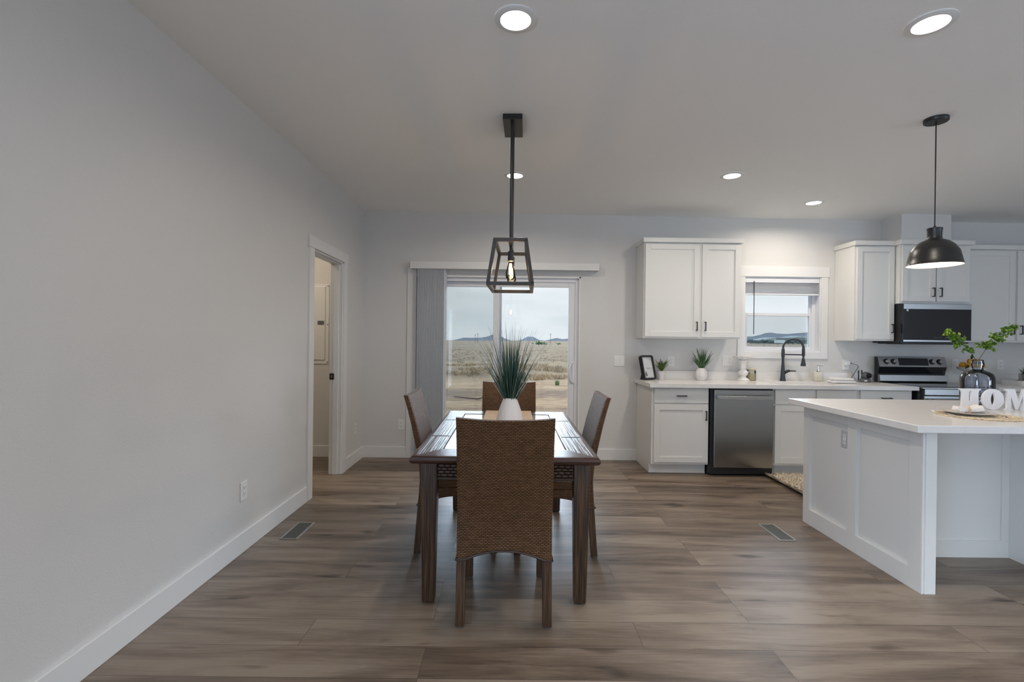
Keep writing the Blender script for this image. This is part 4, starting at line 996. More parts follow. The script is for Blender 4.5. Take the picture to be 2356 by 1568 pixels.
for i in range(nu+1):
    s = -1+2*i/nu; row_ = []
    wd = .010+.040*abs(s)**.8*(1.15 if s > 0 else .8); ht = .012+.014*abs(s)**.6*(1-.25*s*s)
    for j in range(nv):
        a = 2*pi*j/nv; pl_ = 1+.10*sin(5*a+3*s)+.07*sin(9*a-5*s)
        x = s*.100+.014*cos(a)*s*s; y = cos(a)*wd*pl_; z = sin(a)*ht*pl_
        row_.append(bm.verts.new((QX-.004+x, QY+.35*x+y*.9, .950+max(z, -.010)+.006*s*s)))
    G.append(row_)
for i in range(nu): bridge(bm, G[i], G[i+1])
bm.faces.new(G[0]); bm.faces.new(G[-1])
obj('cloth', bm, M['napkin'], nk, smooth='all')
bm = BM(); 
for q in (-.008, 0, .008):
    tube(bm, [(QX-.004+q-.004*cos(a)*0, QY+.012*0+.0155*cos(a), .951+.0185*sin(a)) for a in [2*pi*k/20 for k in range(21)]], .0032, 6)
o = obj('napkin_ring', bm, M['straw'], nk); o['label'] = 'beaded straw napkin ring'
bm = BM(); fx = QX-.112
def strip(bm, pts, w, th=.0016):
    prev = None
    for (p, ww) in zip(pts, w):
        p = Vector(p); q = [bm.verts.new(p+Vector((-ww, 0, 0))), bm.verts.new(p+Vector((ww, 0, 0))), bm.verts.new(p+Vector((ww, 0, th))), bm.verts.new(p+Vector((-ww, 0, th)))]
        if prev: bridge(bm, prev, q)
        else: bm.faces.new(q)
        prev = q
    bm.faces.new(prev)
strip(bm, [(fx-.02, QY-.085, .926), (fx-.02, QY-.02, .930), (fx-.02, QY+.03, .929), (fx-.02, QY+.045, .931)], [.005, .003, .004, .010])
for k in range(4): strip(bm, [(fx-.028+.0053*k, QY+.043, .931), (fx-.028+.0053*k, QY+.07, .930), (fx-.028+.0053*k, QY+.092, .935)], [.0013, .0013, .0008])
tag(obj('fork', bm, M['chrome'], bevel=0), 'silver fork at the left rim of the plate', 'fork')
bm = BM(); strip(bm, [(QX+.148, QY-.09, .927), (QX+.148, QY+.01, .929), (QX+.149, QY+.03, .9285), (QX+.149, QY+.11, .9275)], [.007, .005, .009, .003], .0022)
tag(obj('knife', bm, M['chrome']), 'silver knife at the right side of the plate', 'knife')

# ------------------------------------------------------------------ on the kitchen counter
CT = .917
# picture frame
pf = thing('picture_frame', 'black rounded picture frame with a grey print at the left end of the counter', 'picture frame', (0,0,0))
def rrect(w, h, r, n=6):
    pts = []
    for (cx, cy, a0) in ((w-r, h-r, 0), (-w+r, h-r, 90), (-w+r, -h+r, 180), (w-r, -h+r, 270)): pts += [(cx+r*cos(R(a0+90*k/n)), cy+r*sin(R(a0+90*k/n))) for k in range(n+1)]
    return pts
bm = BM(); fw, fh = .092, .132; 
Lp = []
for (pts, y) in ((rrect(fw, fh, .024), .02), (rrect(fw, fh, .024), -.02), (rrect(fw-.016, fh-.016, .012), -.02), (rrect(fw-.016, fh-.016, .012), .0)):
    Lp.append([bm.verts.new((a, y, b)) for a, b in pts])
for a_, b_ in zip(Lp, Lp[1:]): bridge(bm, a_, b_)
bm.faces.new(Lp[0]); bm.faces.new(Lp[-1])
obj('frame', bm, M['blackplastic'], pf, bevel=.002)
bm = BM(); prism(bm, rrect(fw-.017, fh-.017, .011), 'y', -.004, -.001); pr = obj('print', bm, M['paper'], pf)
bm = BM(); pts = [(-.040+.017*cos(a)*(1 if sin(a) < 0 else 1-.55*sin(a)), -.075+.024*sin(a)*(1 if sin(a) < 0 else 1.5)) for a in [2*pi*k/24 for k in range(24)]]
prism(bm, pts, 'y', -.0048, -.004); obj('print_motif', bm, M['ink'], pr)
def text(body, size, parent, loc, m, name):
    cu = bpy.data.curves.new(name, 'FONT'); cu.body = body; cu.size = size; cu.extrude = .0002; cu.align_x = 'CENTER'; cu.align_y = 'CENTER'
    tmp = bpy.data.objects.new('tmp', cu); COL.objects.link(tmp); dg = bpy.context.evaluated_depsgraph_get(); me = bpy.data.meshes.new_from_object(tmp.evaluated_get(dg)); bpy.data.objects.remove(tmp)
    me.transform(Matrix.Translation(loc) @ Matrix.Rotation(R(90), 4, 'X')); me.materials.clear(); me.materials.append(m)
    o = bpy.data.objects.new(name, me); COL.objects.link(o); o.parent = parent; return o
text('HOME', .024, pr, (.006, -.0043, -.012), M['ink'], 'print_text')
bm = BM(); prism(bm, [(.02, .02), (.10, -.128), (.115, -.128), (.02, .045)], 'x', -.03, .03); obj('easel_leg', bm, M['blackplastic'], pf)
pf.rotation_euler = (R(-14), 0, R(32)); pf.location = (1.492, 5.315, CT+.1335)

def potplant(name, label, x, y, prof, n=32, wob=None, m='potwhite', sx=1):
    r = thing(name, label, 'plant', (x, y, CT)); bm = BM(); lathe(bm, prof, (x, y, CT), n, wob=wob); obj('pot', bm, M[m], r, smooth='all' if n > 12 else True)
    return r
fx, fy = 1.655, 5.35
f = potplant('potted_fern', 'small artificial fern in a white cup beside the picture frame', fx, fy, [(0, 0), (.029, 0), (.031, .003), (.042, .092), (.043, .094), (.040, .094), (.037, .082), (0, .082)])
bm = BM(); lathe(bm, [(.038, .080), (.0, .085)], (fx, fy, CT), 20); obj('soil', bm, M['soil'], f)
bm = BM(); rg_ = random.Random(11)
for k in range(22):
    az = 2*pi*k/22*1.0+rg_.uniform(-.2, .2); lean = rg_.uniform(.15, 1.1); L_ = rg_.uniform(.11, .155); p = Vector((fx, fy, CT+.084)); pts = []; a = lean*.5
    for j in range(13):
        pts.append(p.copy()); a = lean*.5+lean*.75*(j/12); p = p+Vector((cos(az)*sin(a), sin(az)*sin(a), cos(a)))*(L_/12)
    tube(bm, pts, .0009, 4)
    sd = Vector((-sin(az), cos(az), 0))
    for j in range(2, 13):
        w = .022*sin(pi*min(1, (j/12)*.85+.12)); 
        for s_ in (-1, 1):
            c0 = pts[j]; tp = c0+sd*s_*w+(pts[min(j, 12)]-pts[j-1])*1.0+Vector((0,0,-.003)); dv = (pts[j]-pts[j-1])*.38
            bm.faces.new([bm.verts.new(c0-dv), bm.verts.new((c0-dv).lerp(tp, .6)-dv*.7), bm.verts.new(tp), bm.verts.new((c0+dv).lerp(tp, .6)+dv*.7), bm.verts.new(c0+dv)])
for v in bm.verts: v.co.y = min(v.co.y, 5.45)
obj('fronds', bm, M['fern'], f, recalc=False)
gx, gy = 2.085, 5.33
g = potplant('potted_spiky_plant', 'spiky dark green plant in a faceted white pot under the wall cabinet', gx, gy, [(0, 0), (.045, 0), (.05, .004), (.064, .05), (.063, .085), (.040, .133), (.037, .135), (.034, .132), (.036, .120), (0, .118)], 9)
for o in g.children:
    for pp in o.data.polygons: pp.use_smooth = False
bm = BM(); lathe(bm, [(.036, .119), (.0, .124)], (gx, gy, CT), 20); obj('soil', bm, M['soil'], g)
bm = BM()
for k in range(58):
    az = rg_.uniform(0, 2*pi); t_ = rg_.random(); blade(bm, (gx+cos(az)*.018*rg_.random(), gy+sin(az)*.018*rg_.random(), CT+.12), az, rg_.uniform(.15, .27) if t_ < .6 else rg_.uniform(.12, .21), rg_.uniform(.011, .017), .08+.75*t_, rg_.uniform(0, .5), 8, rg_.uniform(-.6, .6))
for v in bm.verts: v.co.y = min(v.co.y, 5.45)
obj('leaves', bm, M['grassdark'], g, recalc=False)
# pedestal and shell bowl
cx, cy = 2.555, 5.355
bm = BM(); lathe(bm, [(0, 0), (.064, 0), (.066, .006), (.055, .018), (.034, .032), (.028, .045), (.032, .055), (.046, .068), (.052, .084), (.046, .100), (.032, .112), (.028, .120), (.030, .128), (.034, .132), (.030, .138), (.029, .16), (.033, .190), (.037, .205), (.044, .211), (.050, .216), (.050, .224), (0, .224)], (cx, cy, CT), 36)
tag(obj('candle_stand', bm, M['matteceramic'], smooth='all'), 'white turned pedestal candle stand left of the cream candle', 'candle stand')
bm = BM(); lathe(bm, [(0, 0), (.030, .0), (.040, .006), (.060, .024), (.092, .040), (.094, .043), (.088, .043), (.055, .030), (.032, .012), (0, .010)], (cx, cy, CT+.225), 60, wob=lambda a, z: 1+.10*(z > .02)*cos(2*pi*a*9)+.04*(z > .02)*sin(2*pi*a*4))
tag(obj('shell_bowl', bm, M['shell'], smooth='all'), 'white scalloped shell bowl on top of the pedestal', 'bowl')
cx, cy = 2.665, 5.40
cd = thing('jar_candle', 'cream wax candle in a glass jar behind the white pedestal', 'candle', (cx, cy, CT))
bm = BM(); lathe(bm, [(0, .004), (.042, .004), (.0445, .01), (.0445, .078), (0, .078)], (cx, cy, CT), 32); obj('wax', bm, M['wax'], cd, smooth=True)
bm = BM(); lathe(bm, [(0, 0), (.044, 0), (.047, .004), (.047, .095), (.044, .105), (.042, .110), (.046, .113), (.046, .120), (.042, .120), (.040, .108), (.0455, .092), (.0455, .079)], (cx, cy, CT), 32); obj('jar', bm, M['candleglass'], cd, smooth='all')
bm = BM(); lathe(bm, [(0, .110), (.0415, .110), (.0455, .1215), (.0455, .127), (0, .128)], (cx, cy, CT), 32); obj('lid', bm, M['wax'], cd, smooth=True)
# faucet
fx, fy = 3.0, 5.375
fc = thing('kitchen_faucet', 'tall matte black pull-down faucet in front of the kitchen window', 'faucet', (fx, fy, CT))
bm = BM(); lathe(bm, [(0, 0), (.031, 0), (.031, .004), (.026, .03), (.020, .11), (.0155, .18), (.0135, .20), (.0135, .25), (.0165, .265), (.0175, .30), (.0165, .345), (.011, .36), (0, .36)], (fx, fy, CT), 28); obj('body', bm, M['bluefaucet'], fc, smooth='all')
yd = -.05
bm = BM(); n_ = 22; rad = .097
pts = [(fx, fy, CT+.35)]+[(fx+rad-rad*cos(pi*k/n_), fy+yd*k/n_*1.0, CT+.372+rad*.92*sin(pi*k/n_)) for k in range(n_+1)]+[(fx+2*rad, fy+yd, CT+.35)]
tube(bm, pts, .0112, 14); obj('spout', bm, M['bluefaucet'], fc, smooth='all')
bm = BM(); X = fx+2*rad; Y = fy+yd
lathe(bm, [(0, .375), (.013, .373), (.016, .345), (.016, .285), (.010, .272), (.010, .258), (.013, .25), (.026, .178), (.026, .168), (0, .166)], (X, Y, CT), 24); obj('spray_head', bm, M['bluefaucet'], fc, smooth=True)
bm = BM(); cyl(bm, (fx, fy, CT+.292), (X, Y, CT+.290), .0075, n=12); obj('docking_arm', bm, M['bluefaucet'], fc, smooth=True)
bm = BM(); tube(bm, [(fx+.012, fy, CT+.085), (fx+.045, fy-.005, CT+.108), (fx+.068, fy-.008, CT+.112)], [.015, .017, .012], 12); tube(bm, [(fx+.06, fy-.008, CT+.112), (fx+.135, fy-.012, CT+.111)], [.0075, .006], 10); obj('lever', bm, M['black'], fc, smooth='all')
# soap dispenser
sx_, sy_ = 3.395, 5.385
sd_ = thing('soap_dispenser', 'clear and cream soap bottle with chrome pump right of the faucet', 'soap dispenser', (sx_, sy_, CT))
bm = BM(); box(bm, sx_-.041, sx_+.041, sy_-.026, sy_+.026, 0+CT, CT+.105); obj('bottle', bm, M['soap'], sd_, bevel=.012, seg=4, smooth=True)
bm = BM(); lathe(bm, [(.018, .104), (.012, .112), (.012, .118), (0, .118)], (sx_, sy_, CT), 20); obj('shoulder', bm, M['candleglass'], sd_)
bm = BM(); cyl(bm, (sx_+.002, sy_, CT+.112), (sx_+.002, sy_, CT+.136), .0125, n=20); cyl(bm, (sx_+.002, sy_, CT+.136), (sx_+.002, sy_, CT+.17), .0055, n=14); tube(bm, [(sx_-.012, sy_, CT+.172), (sx_+.02, sy_-.004, CT+.173), (sx_+.045, sy_-.008, CT+.168)], [.007, .0065, .004], 10); obj('pump', bm, M['chrome'], sd_, smooth=True)
# folded towel
bm = BM(); nu, nv = 30, 16; top, bot = [], []
tw = thing('folded_towel', 'folded white towel on the counter left of the security camera', 'towel', (3.53, 5.19, CT))
def slab(bm, x0, x1, y0, y1, z0, z1, sk, seed, nu=22, nv=12):
    T_, B_ = [], []
    for i in range(nu+1):
        a, b = [], []
        for j in range(nv+1):
            u, v = i/nu, j/nv; ex = min(u, 1-u)*nu; ey = min(v, 1-v)*nv; e_ = min(1, sqrt(max(0, 1-(1-min(1, ex/2.4))**2))+0)*min(1, sqrt(max(0, 1-(1-min(1, ey/2.4))**2)))
            nzv = noise.noise(Vector((u*3.2+seed, v*2.4, seed)))*.10
            x = x0+(x1-x0)*u+(v-.5)*sk; y = y0+(y1-y0)*v; zm_ = (z0+z1)/2; h = (z1-z0)/2*e_
            a.append(bm.verts.new((x, y, zm_+h*(1+nzv*2.5)*(1.12-.45*u)))); b.append(bm.verts.new((x, y, max(z0, zm_-h))))
        T_.append(a); B_.append(b)
    for i in range(nu):
        for j in range(nv): bm.faces.new((T_[i][j], T_[i+1][j], T_[i+1][j+1], T_[i][j+1])); bm.faces.new((B_[i][j], B_[i][j+1], B_[i+1][j+1], B_[i+1][j]))
    for i in range(nu):
        bm.faces.new((T_[i][0], B_[i][0], B_[i+1][0], T_[i+1][0])); bm.faces.new((T_[i][nv], T_[i+1][nv], B_[i+1][nv], B_[i][nv]))
    for j in range(nv):
        bm.faces.new((T_[0][j], T_[0][j+1], B_[0][j+1], B_[0][j])); bm.faces.new((T_[nu][j], B_[nu][j], B_[nu][j+1], T_[nu][j+1]))
bm2 = bm; slab(bm2, 3.385, 3.66, 5.10, 5.27, CT, CT+.030, .05, 1.3); obj('lower_fold', bm2, M['towel'], tw, smooth='all')
bm = BM(); slab(bm, 3.395, 3.64, 5.11, 5.265, CT+.026, CT+.058, .05, 4.1); obj('upper_fold', bm, M['towel'], tw, smooth='all')
# security camera
qx, qy = 3.885, 5.34
sc2 = thing('security_camera', 'small black pan-tilt camera with two antennas left of the range', 'camera', (qx, qy, CT))
bm = BM(); lathe(bm, [(0, 0), (.052, 0), (.055, .005), (.052, .030), (.044, .040), (0, .042)], (qx, qy, CT), 32); obj('base', bm, M['grey'], sc2, smooth='all')
bm = BM(); box(bm, qx-.044, qx-.018, qy-.0535, qy-.046, CT+.010, CT+.026); obj('white_sticker', bm, M['paper'], sc2)
bm = BM(); sphere(bm, (qx+.004, qy-.006, CT+.074), .040, u=24, v=16); hd = obj('head', bm, M['grey'], sc2, smooth='all')
bm = BM(); cyl(bm, (qx+.012, qy-.034, CT+.074), (qx+.014, qy-.048, CT+.073), .031, .027, 28); fcx = obj('lens_face', bm, M['blackglass'], hd, smooth=True)
bm = BM(); 
for s_ in (-.012, .012): sphere(bm, (qx+.013+s_, qy-.0485, CT+.079), .003, u=8, v=6)
obj('infrared_dots', bm, M['chrome'], fcx)
for dx in (-.050, -.014):
    bm = BM(); box(bm, qx+dx-.006, qx+dx+.006, qy+.030, qy+.038, CT+.012, CT+.128); obj('antenna', bm, M['blackplastic'], sc2, bevel=.003)
bm = BM()
cpts = [(3.805, WB-.028, 1.118), (3.84, WB-.03, 1.107), (3.868, WB-.04, 1.095), (3.872, WB-.05, 1.082), (3.84, WB-.06, 1.04), (3.80, WB-.07, .985), (3.775, WB-.08, .965), (3.765, WB-.09, .935), (3.755, WB-.10, CT+.006), (3.80, WB-.11, CT+.004), (3.85, WB-.11, CT+.004)]
sm = []
for i in range(len(cpts)-1):
    p0, p1, p2, p3 = [Vector(cpts[min(max(k, 0), len(cpts)-1)]) for k in (i-1, i, i+1, i+2)]
    for k in range(6):
        u = k/6; sm.append(.5*((2*p1)+(p2-p0)*u+(2*p0-5*p1+4*p2-p3)*u*u+(3*p1-p0-3*p2+p3)*u**3))
sm.append(Vector(cpts[-1])); tube(bm, sm, .0024, 6); obj('power_cable', bm, M['black'], sc2, smooth='all')
bm = BM(); box(bm, 3.79, 3.81, WB-.032, WB-.024, 1.113, 1.123); obj('usb_plug', bm, M['black'], sc2)
bm = BM(); box(bm, 3.735, 3.79, WB-.042, WB-.0095, 1.095, 1.14); obj('power_adapter', bm, M['outlet'], sc2, bevel=.005)['label'] = 'white cube power adapter in the outlet'
# fruit bowl
bx, by = 4.985, 5.28
bm = BM(); lathe(bm, [(0, 0), (.055, 0), (.056, .006), (.03, .018), (.018, .04), (.016, .09), (.022, .115), (.05, .128), (.115, .158), (.120, .180), (.116, .180), (.108, .164), (.05, .140), (0, .136)], (bx, by, CT), 40)
tag(obj('fruit_bowl', bm, M['matteceramic'], smooth='all'), 'white footed bowl of oranges behind the glass jug', 'bowl')
om = BM(); sphere(om, (0,0,0), 1, 1.08, 1, .93, 20, 14); o0 = obj('orange', om, M['orange'], smooth='all')
spots = [(-.064, -.048, .194, 'leftmost orange at the front of the bowl'), (.005, -.070, .192, 'orange at the front middle of the bowl'), (.072, -.045, .194, 'rightmost orange at the front of the bowl'), (-.045, .045, .200, 'orange at the back left of the bowl'), (.045, .045, .200, 'orange at the back right of the bowl'), (-.015, -.012, .240, 'orange on top of the pile in the bowl'), (.045, -.005, .238, 'second orange on top, right of the peak')]
lf = None
for k, (dx, dy, dz, lb) in enumerate(spots):
    o = o0 if k == 0 else o0.copy()
    if k: COL.objects.link(o)
    o.location = (bx+dx, by+dy, CT+dz); o.scale = (.033,)*3; o.rotation_euler = (k, k*.7, k*1.3); tag(o, lb, 'orange', 'oranges in the bowl')
def leaf(name, label, base, dr_, L_, w):
    bm = BM(); base = Vector(base); dr_ = Vector(dr_).normalized(); s_ = dr_.cross(Vector((0, -1, .3))).normalized(); A, B, C_ = [], [], []
    for k in range(9):
        q = k/8; ww = w*sin(pi*q)**.8+.0005; p = base+dr_*L_*q+Vector((0, 0, -.012*q*q)); A.append(bm.verts.new(p-s_*ww)); C_.append(bm.verts.new(p+Vector((0, .003, -.001)))); B.append(bm.verts.new(p+s_*ww))
    for k in range(8): bm.faces.new((A[k], C_[k], C_[k+1], A[k+1])); bm.faces.new((C_[k], B[k], B[k+1], C_[k+1]))
    o = obj(name, bm, M['leafdark'], smooth='all'); sl = o.modifiers.new('thick', 'SOLIDIFY'); sl.thickness = .001
    return tag(o, label, 'leaf', 'leaves among the oranges')
leaf('citrus_leaf', 'dark leaf sticking up from the top of the oranges', (bx-.02, by-.03, CT+.262), (-.1, -.2, 1), .075, .017)
leaf('citrus_leaf', 'dark leaf hanging over the left rim of the fruit bowl', (bx-.075, by-.07, CT+.205), (-1, -.3, -.35), .085, .013)
leaf('citrus_leaf', 'dark leaf lying across the front of the oranges', (bx-.055, by-.098, CT+.225), (1, -.1, .25), .075, .010)
# tray and plant at the right edge
tx, ty = 5.52, 5.20
tr = thing('serving_tray', 'white wooden tray with a metal handle at the far right of the counter', 'tray', (tx, ty, CT))
bm = BM(); box(bm, tx-.17, tx+.17, ty-.11, ty+.11, CT, CT+.01); box(bm, tx-.17, tx-.158, ty-.11, ty+.11, CT+.01, CT+.05); box(bm, tx+.158, tx+.17, ty-.11, ty+.11, CT+.01, CT+.05); box(bm, tx-.158, tx+.158, ty-.11, ty-.098, CT+.01, CT+.05); box(bm, tx-.158, tx+.158, ty+.098, ty+.11, CT+.01, CT+.05)
obj('tray_body', bm, M['trim'], tr, bevel=.002)
bm = BM(); box(bm, tx-.13, tx-.09, ty-.114, ty-.110, CT+.022, CT+.036); obj('label_holder', bm, M['grey'], tr)
ux, uy = tx+.02, 5.22
pp_ = thing('potted_succulent', 'dark succulent in a ribbed silver pot on the white tray', 'plant', (ux, uy, CT+.01))
bm = BM(); lathe(bm, [(0, .0102), (.062, .0102), (.064, .014), (.070, .115), (.067, .118), (.064, .112), (.0, .108)], (ux, uy, CT), 48, wob=lambda a, z: 1+.02*cos(2*pi*a*16)); obj('pot', bm, M['steel'], pp_, smooth='all')
bm = BM()
for k in range(46):
    az = rg_.uniform(0, 2*pi); blade(bm, (ux+cos(az)*.03*rg_.random(), uy+sin(az)*.03*rg_.random(), CT+.105), az, rg_.uniform(.06, .11), .018, rg_.uniform(.1, 1.2), .3, 6)
obj('leaves', bm, M['grassdark'], pp_, recalc=False)

# ------------------------------------------------------------------ shag rug
rug = thing('shag_rug', 'cream shag rug with ragged edges on the floor before the sink', 'rug', (3.1, 4.55, 0))
bm = BM(); nx_, ny_ = 60, 40; G = []
X0, X1, Y0, Y1 = 2.60, 3.75, 4.12, 4.90
for i in range(nx_+1):
    G.append([bm.verts.new((X0+(X1-X0)*i/nx_+.045*noise.noise(Vector((i*.1, j*.35, 2))), Y0+(Y1-Y0)*j/ny_, .006 if i in (0, nx_) or j in (0, ny_) else .020+.010*noise.noise(Vector((i*.6, j*.6, 0))))) for j in range(ny_+1)])
for i in range(nx_):
    for j in range(ny_): bm.faces.new((G[i][j], G[i+1][j], G[i+1][j+1], G[i][j+1]))
obj('pile_base', bm, M['rug'], rug, smooth='all')
bm = BM(); rg_ = random.Random(8)
for k in range(9000):
    x = rg_.uniform(X0-.01, X0+.5) if k % 4 else rg_.uniform(X0, X1); y = rg_.uniform(Y0, Y1); a = rg_.uniform(0, 2*pi)
    blade(bm, (x, y, .012), a, rg_.uniform(.022, .042), .008, rg_.uniform(.2, 1.2), .8, 3)
for k in range(1800):
    side = rg_.random(); 
    if side < .65: x, y, a = X0+rg_.uniform(-.02, .03), rg_.uniform(Y0, Y1), pi+rg_.gauss(0, .5)
    else: x, y, a = rg_.uniform(X0, X1), Y0+rg_.uniform(0, .02), -pi/2+rg_.gauss(0, .5)
    blade(bm, (x, y, .008), a, rg_.uniform(.04, .085), .009, .95, .5, 4)
o = obj('pile', bm, M['rug'], rug, recalc=False); o['kind'] = 'stuff'

# ------------------------------------------------------------------ outdoors
def gz(x, y): return -.42+.0068*x
bm = BM(); ys = [5.7+.35*k for k in range(70)]+[31, 34, 38, 44, 52, 64, 80, 110, 160, 260, 450, 900, 2400]; G = []
for y in ys:
    row_ = []
    for i in range(61):
        x = (-1+i/30)*max(9, y*1.3)+(0 if y > 60 else 0); h = .05*noise.noise(Vector((x*.5, y*.8, 0)))+(.10*max(0, noise.noise(Vector((x*.25, y*.4, 5)))) if y > 20 else .03*noise.noise(Vector((x*.3, y*2.5, 9))))
        row_.append(bm.verts.new((x, y, gz(x, y)+(h if y < 60 else 0)-(.08 if y < 6 else 0))))
    G.append(row_)
for a, b in zip(G, G[1:]):
    for i in range(60): bm.faces.new((a[i], a[i+1], b[i+1], b[i]))
struct('ground', bm, M['ground'], smooth='all')
# distant hills as one ridge mesh following the horizon
def hill(name, D, depth, fn, m, u0, u1, nu=160):
    bm = BM(); nd = 9; G = []
    for i in range(nu+1):
        u = u0+(u1-u0)*i/nu; hgt = fn(u)*D; row_ = []
        for j in range(nd+1):
            q = j/nd; dd = D+depth*(q-.5); row_.append(bm.verts.new((u*dd, dd, gz(u*dd, dd)+.0062*0-1+(hgt+1)*sin(pi*q)**.8*(1+.05*noise.noise(Vector((u*90, q*3, 1)))))))
        G.append(row_)
    for i in range(nu):
        for j in range(nd): bm.faces.new((G[i][j], G[i+1][j], G[i+1][j+1], G[i][j+1]))
    return struct(name, bm, m, smooth='all')
def bumpf(c, w, h): return lambda u: h*math.exp(-((u-c)/w)**2)
def F1(u):
    v = .0055/(1+math.exp(-(u+.108)/.0025))/(1+math.exp((u+.045)/.003))+.0145*math.exp(-((u+.030)/.016)**2)+.010*math.exp(-((u-.040)/.014)**2)+.006*math.exp(-((u-.092)/.013)**2)+.0055*math.exp(-((u-.125)/.018)**2)
    if u > .3: v += .0125+.006*math.exp(-((u-.525)/.02)**2)+.010/(1+math.exp(-(u-.575)/.012))+.002*sin(u*60)
    elif u > .2: v += .0125*(u-.2)/.1
    return v
hill('hills', 1500, 500, F1, M['hill'], -.5, 1.4)
# trees, shrubs, poles, buildings
def clump(bm, c, r, n, rg_, s=(1, 1, .8)):
    for k in range(n):
        p = Vector((rg_.gauss(0, .5)*s[0], rg_.gauss(0, .5)*s[1], abs(rg_.gauss(0, .5))*s[2]))*r+Vector(c)
        bmesh.ops.create_icosphere(bm, subdivisions=2, radius=r*rg_.uniform(.22, .42), matrix=Matrix.Translation(p) @ Matrix.Rotation(rg_.uniform(0, 3), 4, 'Z'))
rg_ = random.Random(21)
def tree(u, D, h, label, m, group=None, wide=1.0):
    x = u*D; z = gz(x, D); r = thing('tree', label, 'tree', (x, D, z), group)
    bm = BM(); tube(bm, [(x, D, z-.2), (x+.1, D, z+h*.5)], [h*.06, h*.04], 7); obj('trunk', bm, M['pole'], r)
    bm = BM(); clump(bm, (x, D, z+h*.40), h*.55, 26, rg_, (wide, wide, .8))
    for v in bm.verts: v.co += Vector((noise.noise(v.co*1.2), noise.noise(v.co*1.2+Vector((5, 0, 0))), noise.noise(v.co*1.2+Vector((0, 7, 0)))))*h*.05
    obj('crown', bm, M[m], r); return r
tree(.057, 160, 1.5, 'green desert tree on the horizon, first right of the grass plant', 'tree', wide=1.5)
tree(.069, 168, 1.1, 'low green bush-like tree on the horizon beside the taller green tree', 'tree', wide=1.6)
tree(.098, 180, .9, 'low dark tree on the horizon behind the right utility pole', 'tree', wide=1.8)
for k, u in enumerate((.483, .492, .500, .507, .516, .524, .5305, .5695, .5755, .5785)):
    tree(u, 306+14*(k % 3), 2.5+rg_.uniform(-.5, .9), ('first', 'second', 'third', 'fourth', 'fifth', 'sixth', 'seventh', 'eighth', 'ninth', 'tenth')[k]+' small dark tree from the left in the kitchen window view', 'duskytree', 'distant trees in the kitchen window', 1.5)
def pole(u, D, h, label, grp=None):
    x = u*D; z = gz(x, D); r = thing('utility_pole', label, 'utility pole', (x, D, z), grp)
    bm = BM(); cyl(bm, (x, D, z-.3), (x, D, z+h), .09, .07, 8); obj('mast', bm, M['pole'], r)
    bm = BM(); box(bm, x-.45, x+.45, D-.05, D+.05, z+h-.62, z+h-.52); obj('crossarm', bm, M['pole'], r)
pole(.0815, 210, 4.8, 'utility pole on the horizon at the right side of the glass door')
pole(-.132, 230, 5.6, 'utility pole on the horizon near the vertical blind')
pole(-.0725, 264, 5.0, 'left pole of the close pair on the horizon behind the grass plant')
pole(-.0675, 254, 5.3, 'right pole of the close pair on the horizon behind the grass plant')
def shed(u, D, w, dp, h, rf, label, m='shed'):
    x = u*D; z = gz(x, D); r = thing('farm_building', label, 'building', (x, D, z))
    bm = BM(); box(bm, x-w/2, x+w/2, D, D+dp, z-.5, z+h); obj('walls', bm, M[m], r)
    bm = BM(); prism(bm, [(x-w/2-.4, z+h), (x+w/2+.4, z+h), (x, z+h+rf)], 'y', D-.4, D+dp+.4); obj('roof', bm, M['shedroof'], r)
    bm = BM(); box(bm, x-w*.18, x+w*.18, D-.06, D, z, z+h*.7); obj('opening', bm, M['duskytree'], r)
shed(.541, 380, 24, 16, 2.6, 2.4, 'low pale barn with gable roof, left of the two in the kitchen window')
shed(.598, 340, 22, 14, 4.2, 1.6, 'larger pale barn beside the hills, right of the two in the kitchen window')
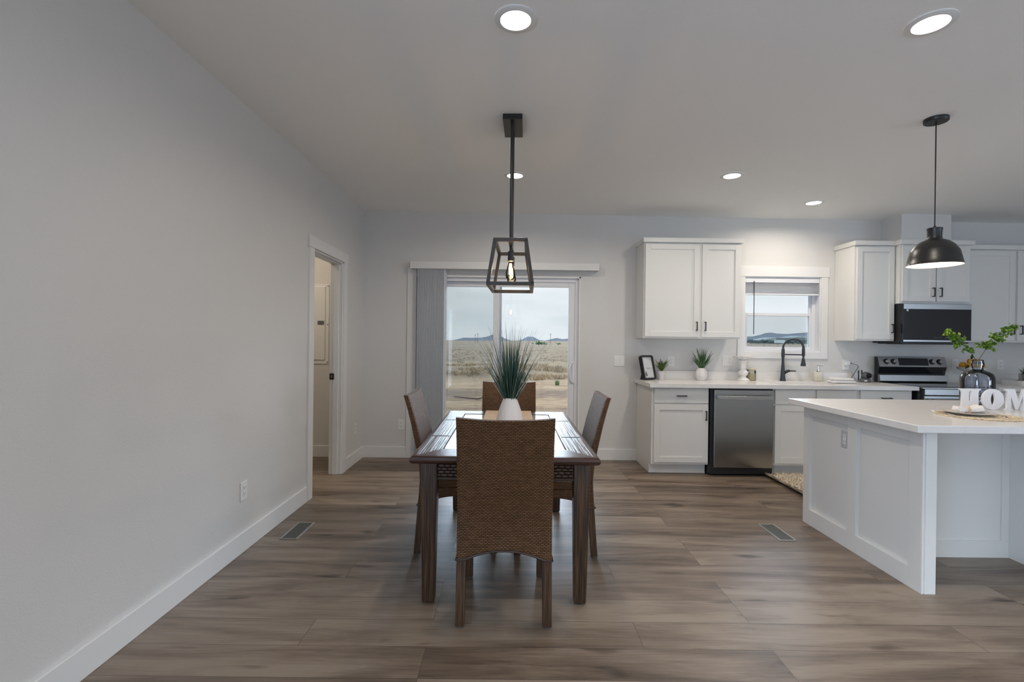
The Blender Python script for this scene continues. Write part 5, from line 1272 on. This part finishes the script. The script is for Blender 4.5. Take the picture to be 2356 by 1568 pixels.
for k, (u, D, w) in enumerate(((.548, 330, 3.2), (.556, 335, 3.6), (.5635, 325, 2.6))):
    x = u*D; z = gz(x, D); r = thing('parked_trailer', ('white trailer parked left of the far barns', 'white trailer parked between the far barns', 'white trailer parked nearest the larger far barn')[k], 'trailer', (x, D, z))
    bm = BM(); box(bm, x-w/2, x+w/2, D, D+2.2, z+.6, z+2.6); obj('body', bm, M['shedpale'], r, bevel=.2)
    for dx in (-w*.2, w*.2): bm = BM(); cyl(bm, (x+dx, D-.1, z+.35), (x+dx, D+.2, z+.35), .38, n=12); obj('wheel', bm, M['slot'], r)
# dry grass
bm = BM(); rg_ = random.Random(31)
for k in range(2600):
    D = rg_.uniform(21, 34) if k < 1600 else rg_.uniform(34, 90)
    x = rg_.uniform(-.20, .17)*D
    if noise.noise(Vector((x*.35, D*.35, 3))) < (-.05 if D > 25 else .12): continue
    z = gz(x, D)+.02; hh = rg_.uniform(.10, .26)
    for j in range(9): blade(bm, (x+rg_.gauss(0, .10), D+rg_.gauss(0, .10), z), rg_.uniform(0, 2*pi), hh*rg_.uniform(.6, 1.2), .022, rg_.uniform(.1, .9), .5, 2)
o = obj('dry_grass', bm, M['drygrass'], recalc=False); o['kind'] = 'stuff'; o['label'] = 'dry brown grass tufts across the field beyond the glass door'; o['category'] = 'grass'
x, D = .0965*19, 19; z = gz(x, D)
sh = thing('green_shrub', 'small green tuft alone in the bare dirt outside the glass door', 'shrub', (x, D, z)); bm = BM()
for k in range(90): blade(bm, (x+rg_.gauss(0, .03), D+rg_.gauss(0, .03), z), rg_.uniform(0, 2*pi), rg_.uniform(.14, .26), .016, rg_.uniform(.05, .55), .2, 3)
obj('foliage', bm, M['shrub'], sh, recalc=False)
# fallen stick in the dirt
bm = BM(); D = 14.6; tube(bm, [(-.115*D, D, gz(0, D)+.05), (-.085*D, D-.2, gz(0, D)+.03), (-.064*D, D-.45, gz(0, D)+.04), (-.052*D, D-.2, gz(0, D)+.06), (-.035*D, D-.1, gz(0, D)+.05)], [.012, .018, .02, .018, .012], 6)
tag(obj('fallen_branch', bm, M['pole'], smooth='all'), 'thin dark dead branch lying in the dirt outside the glass door', 'branch')
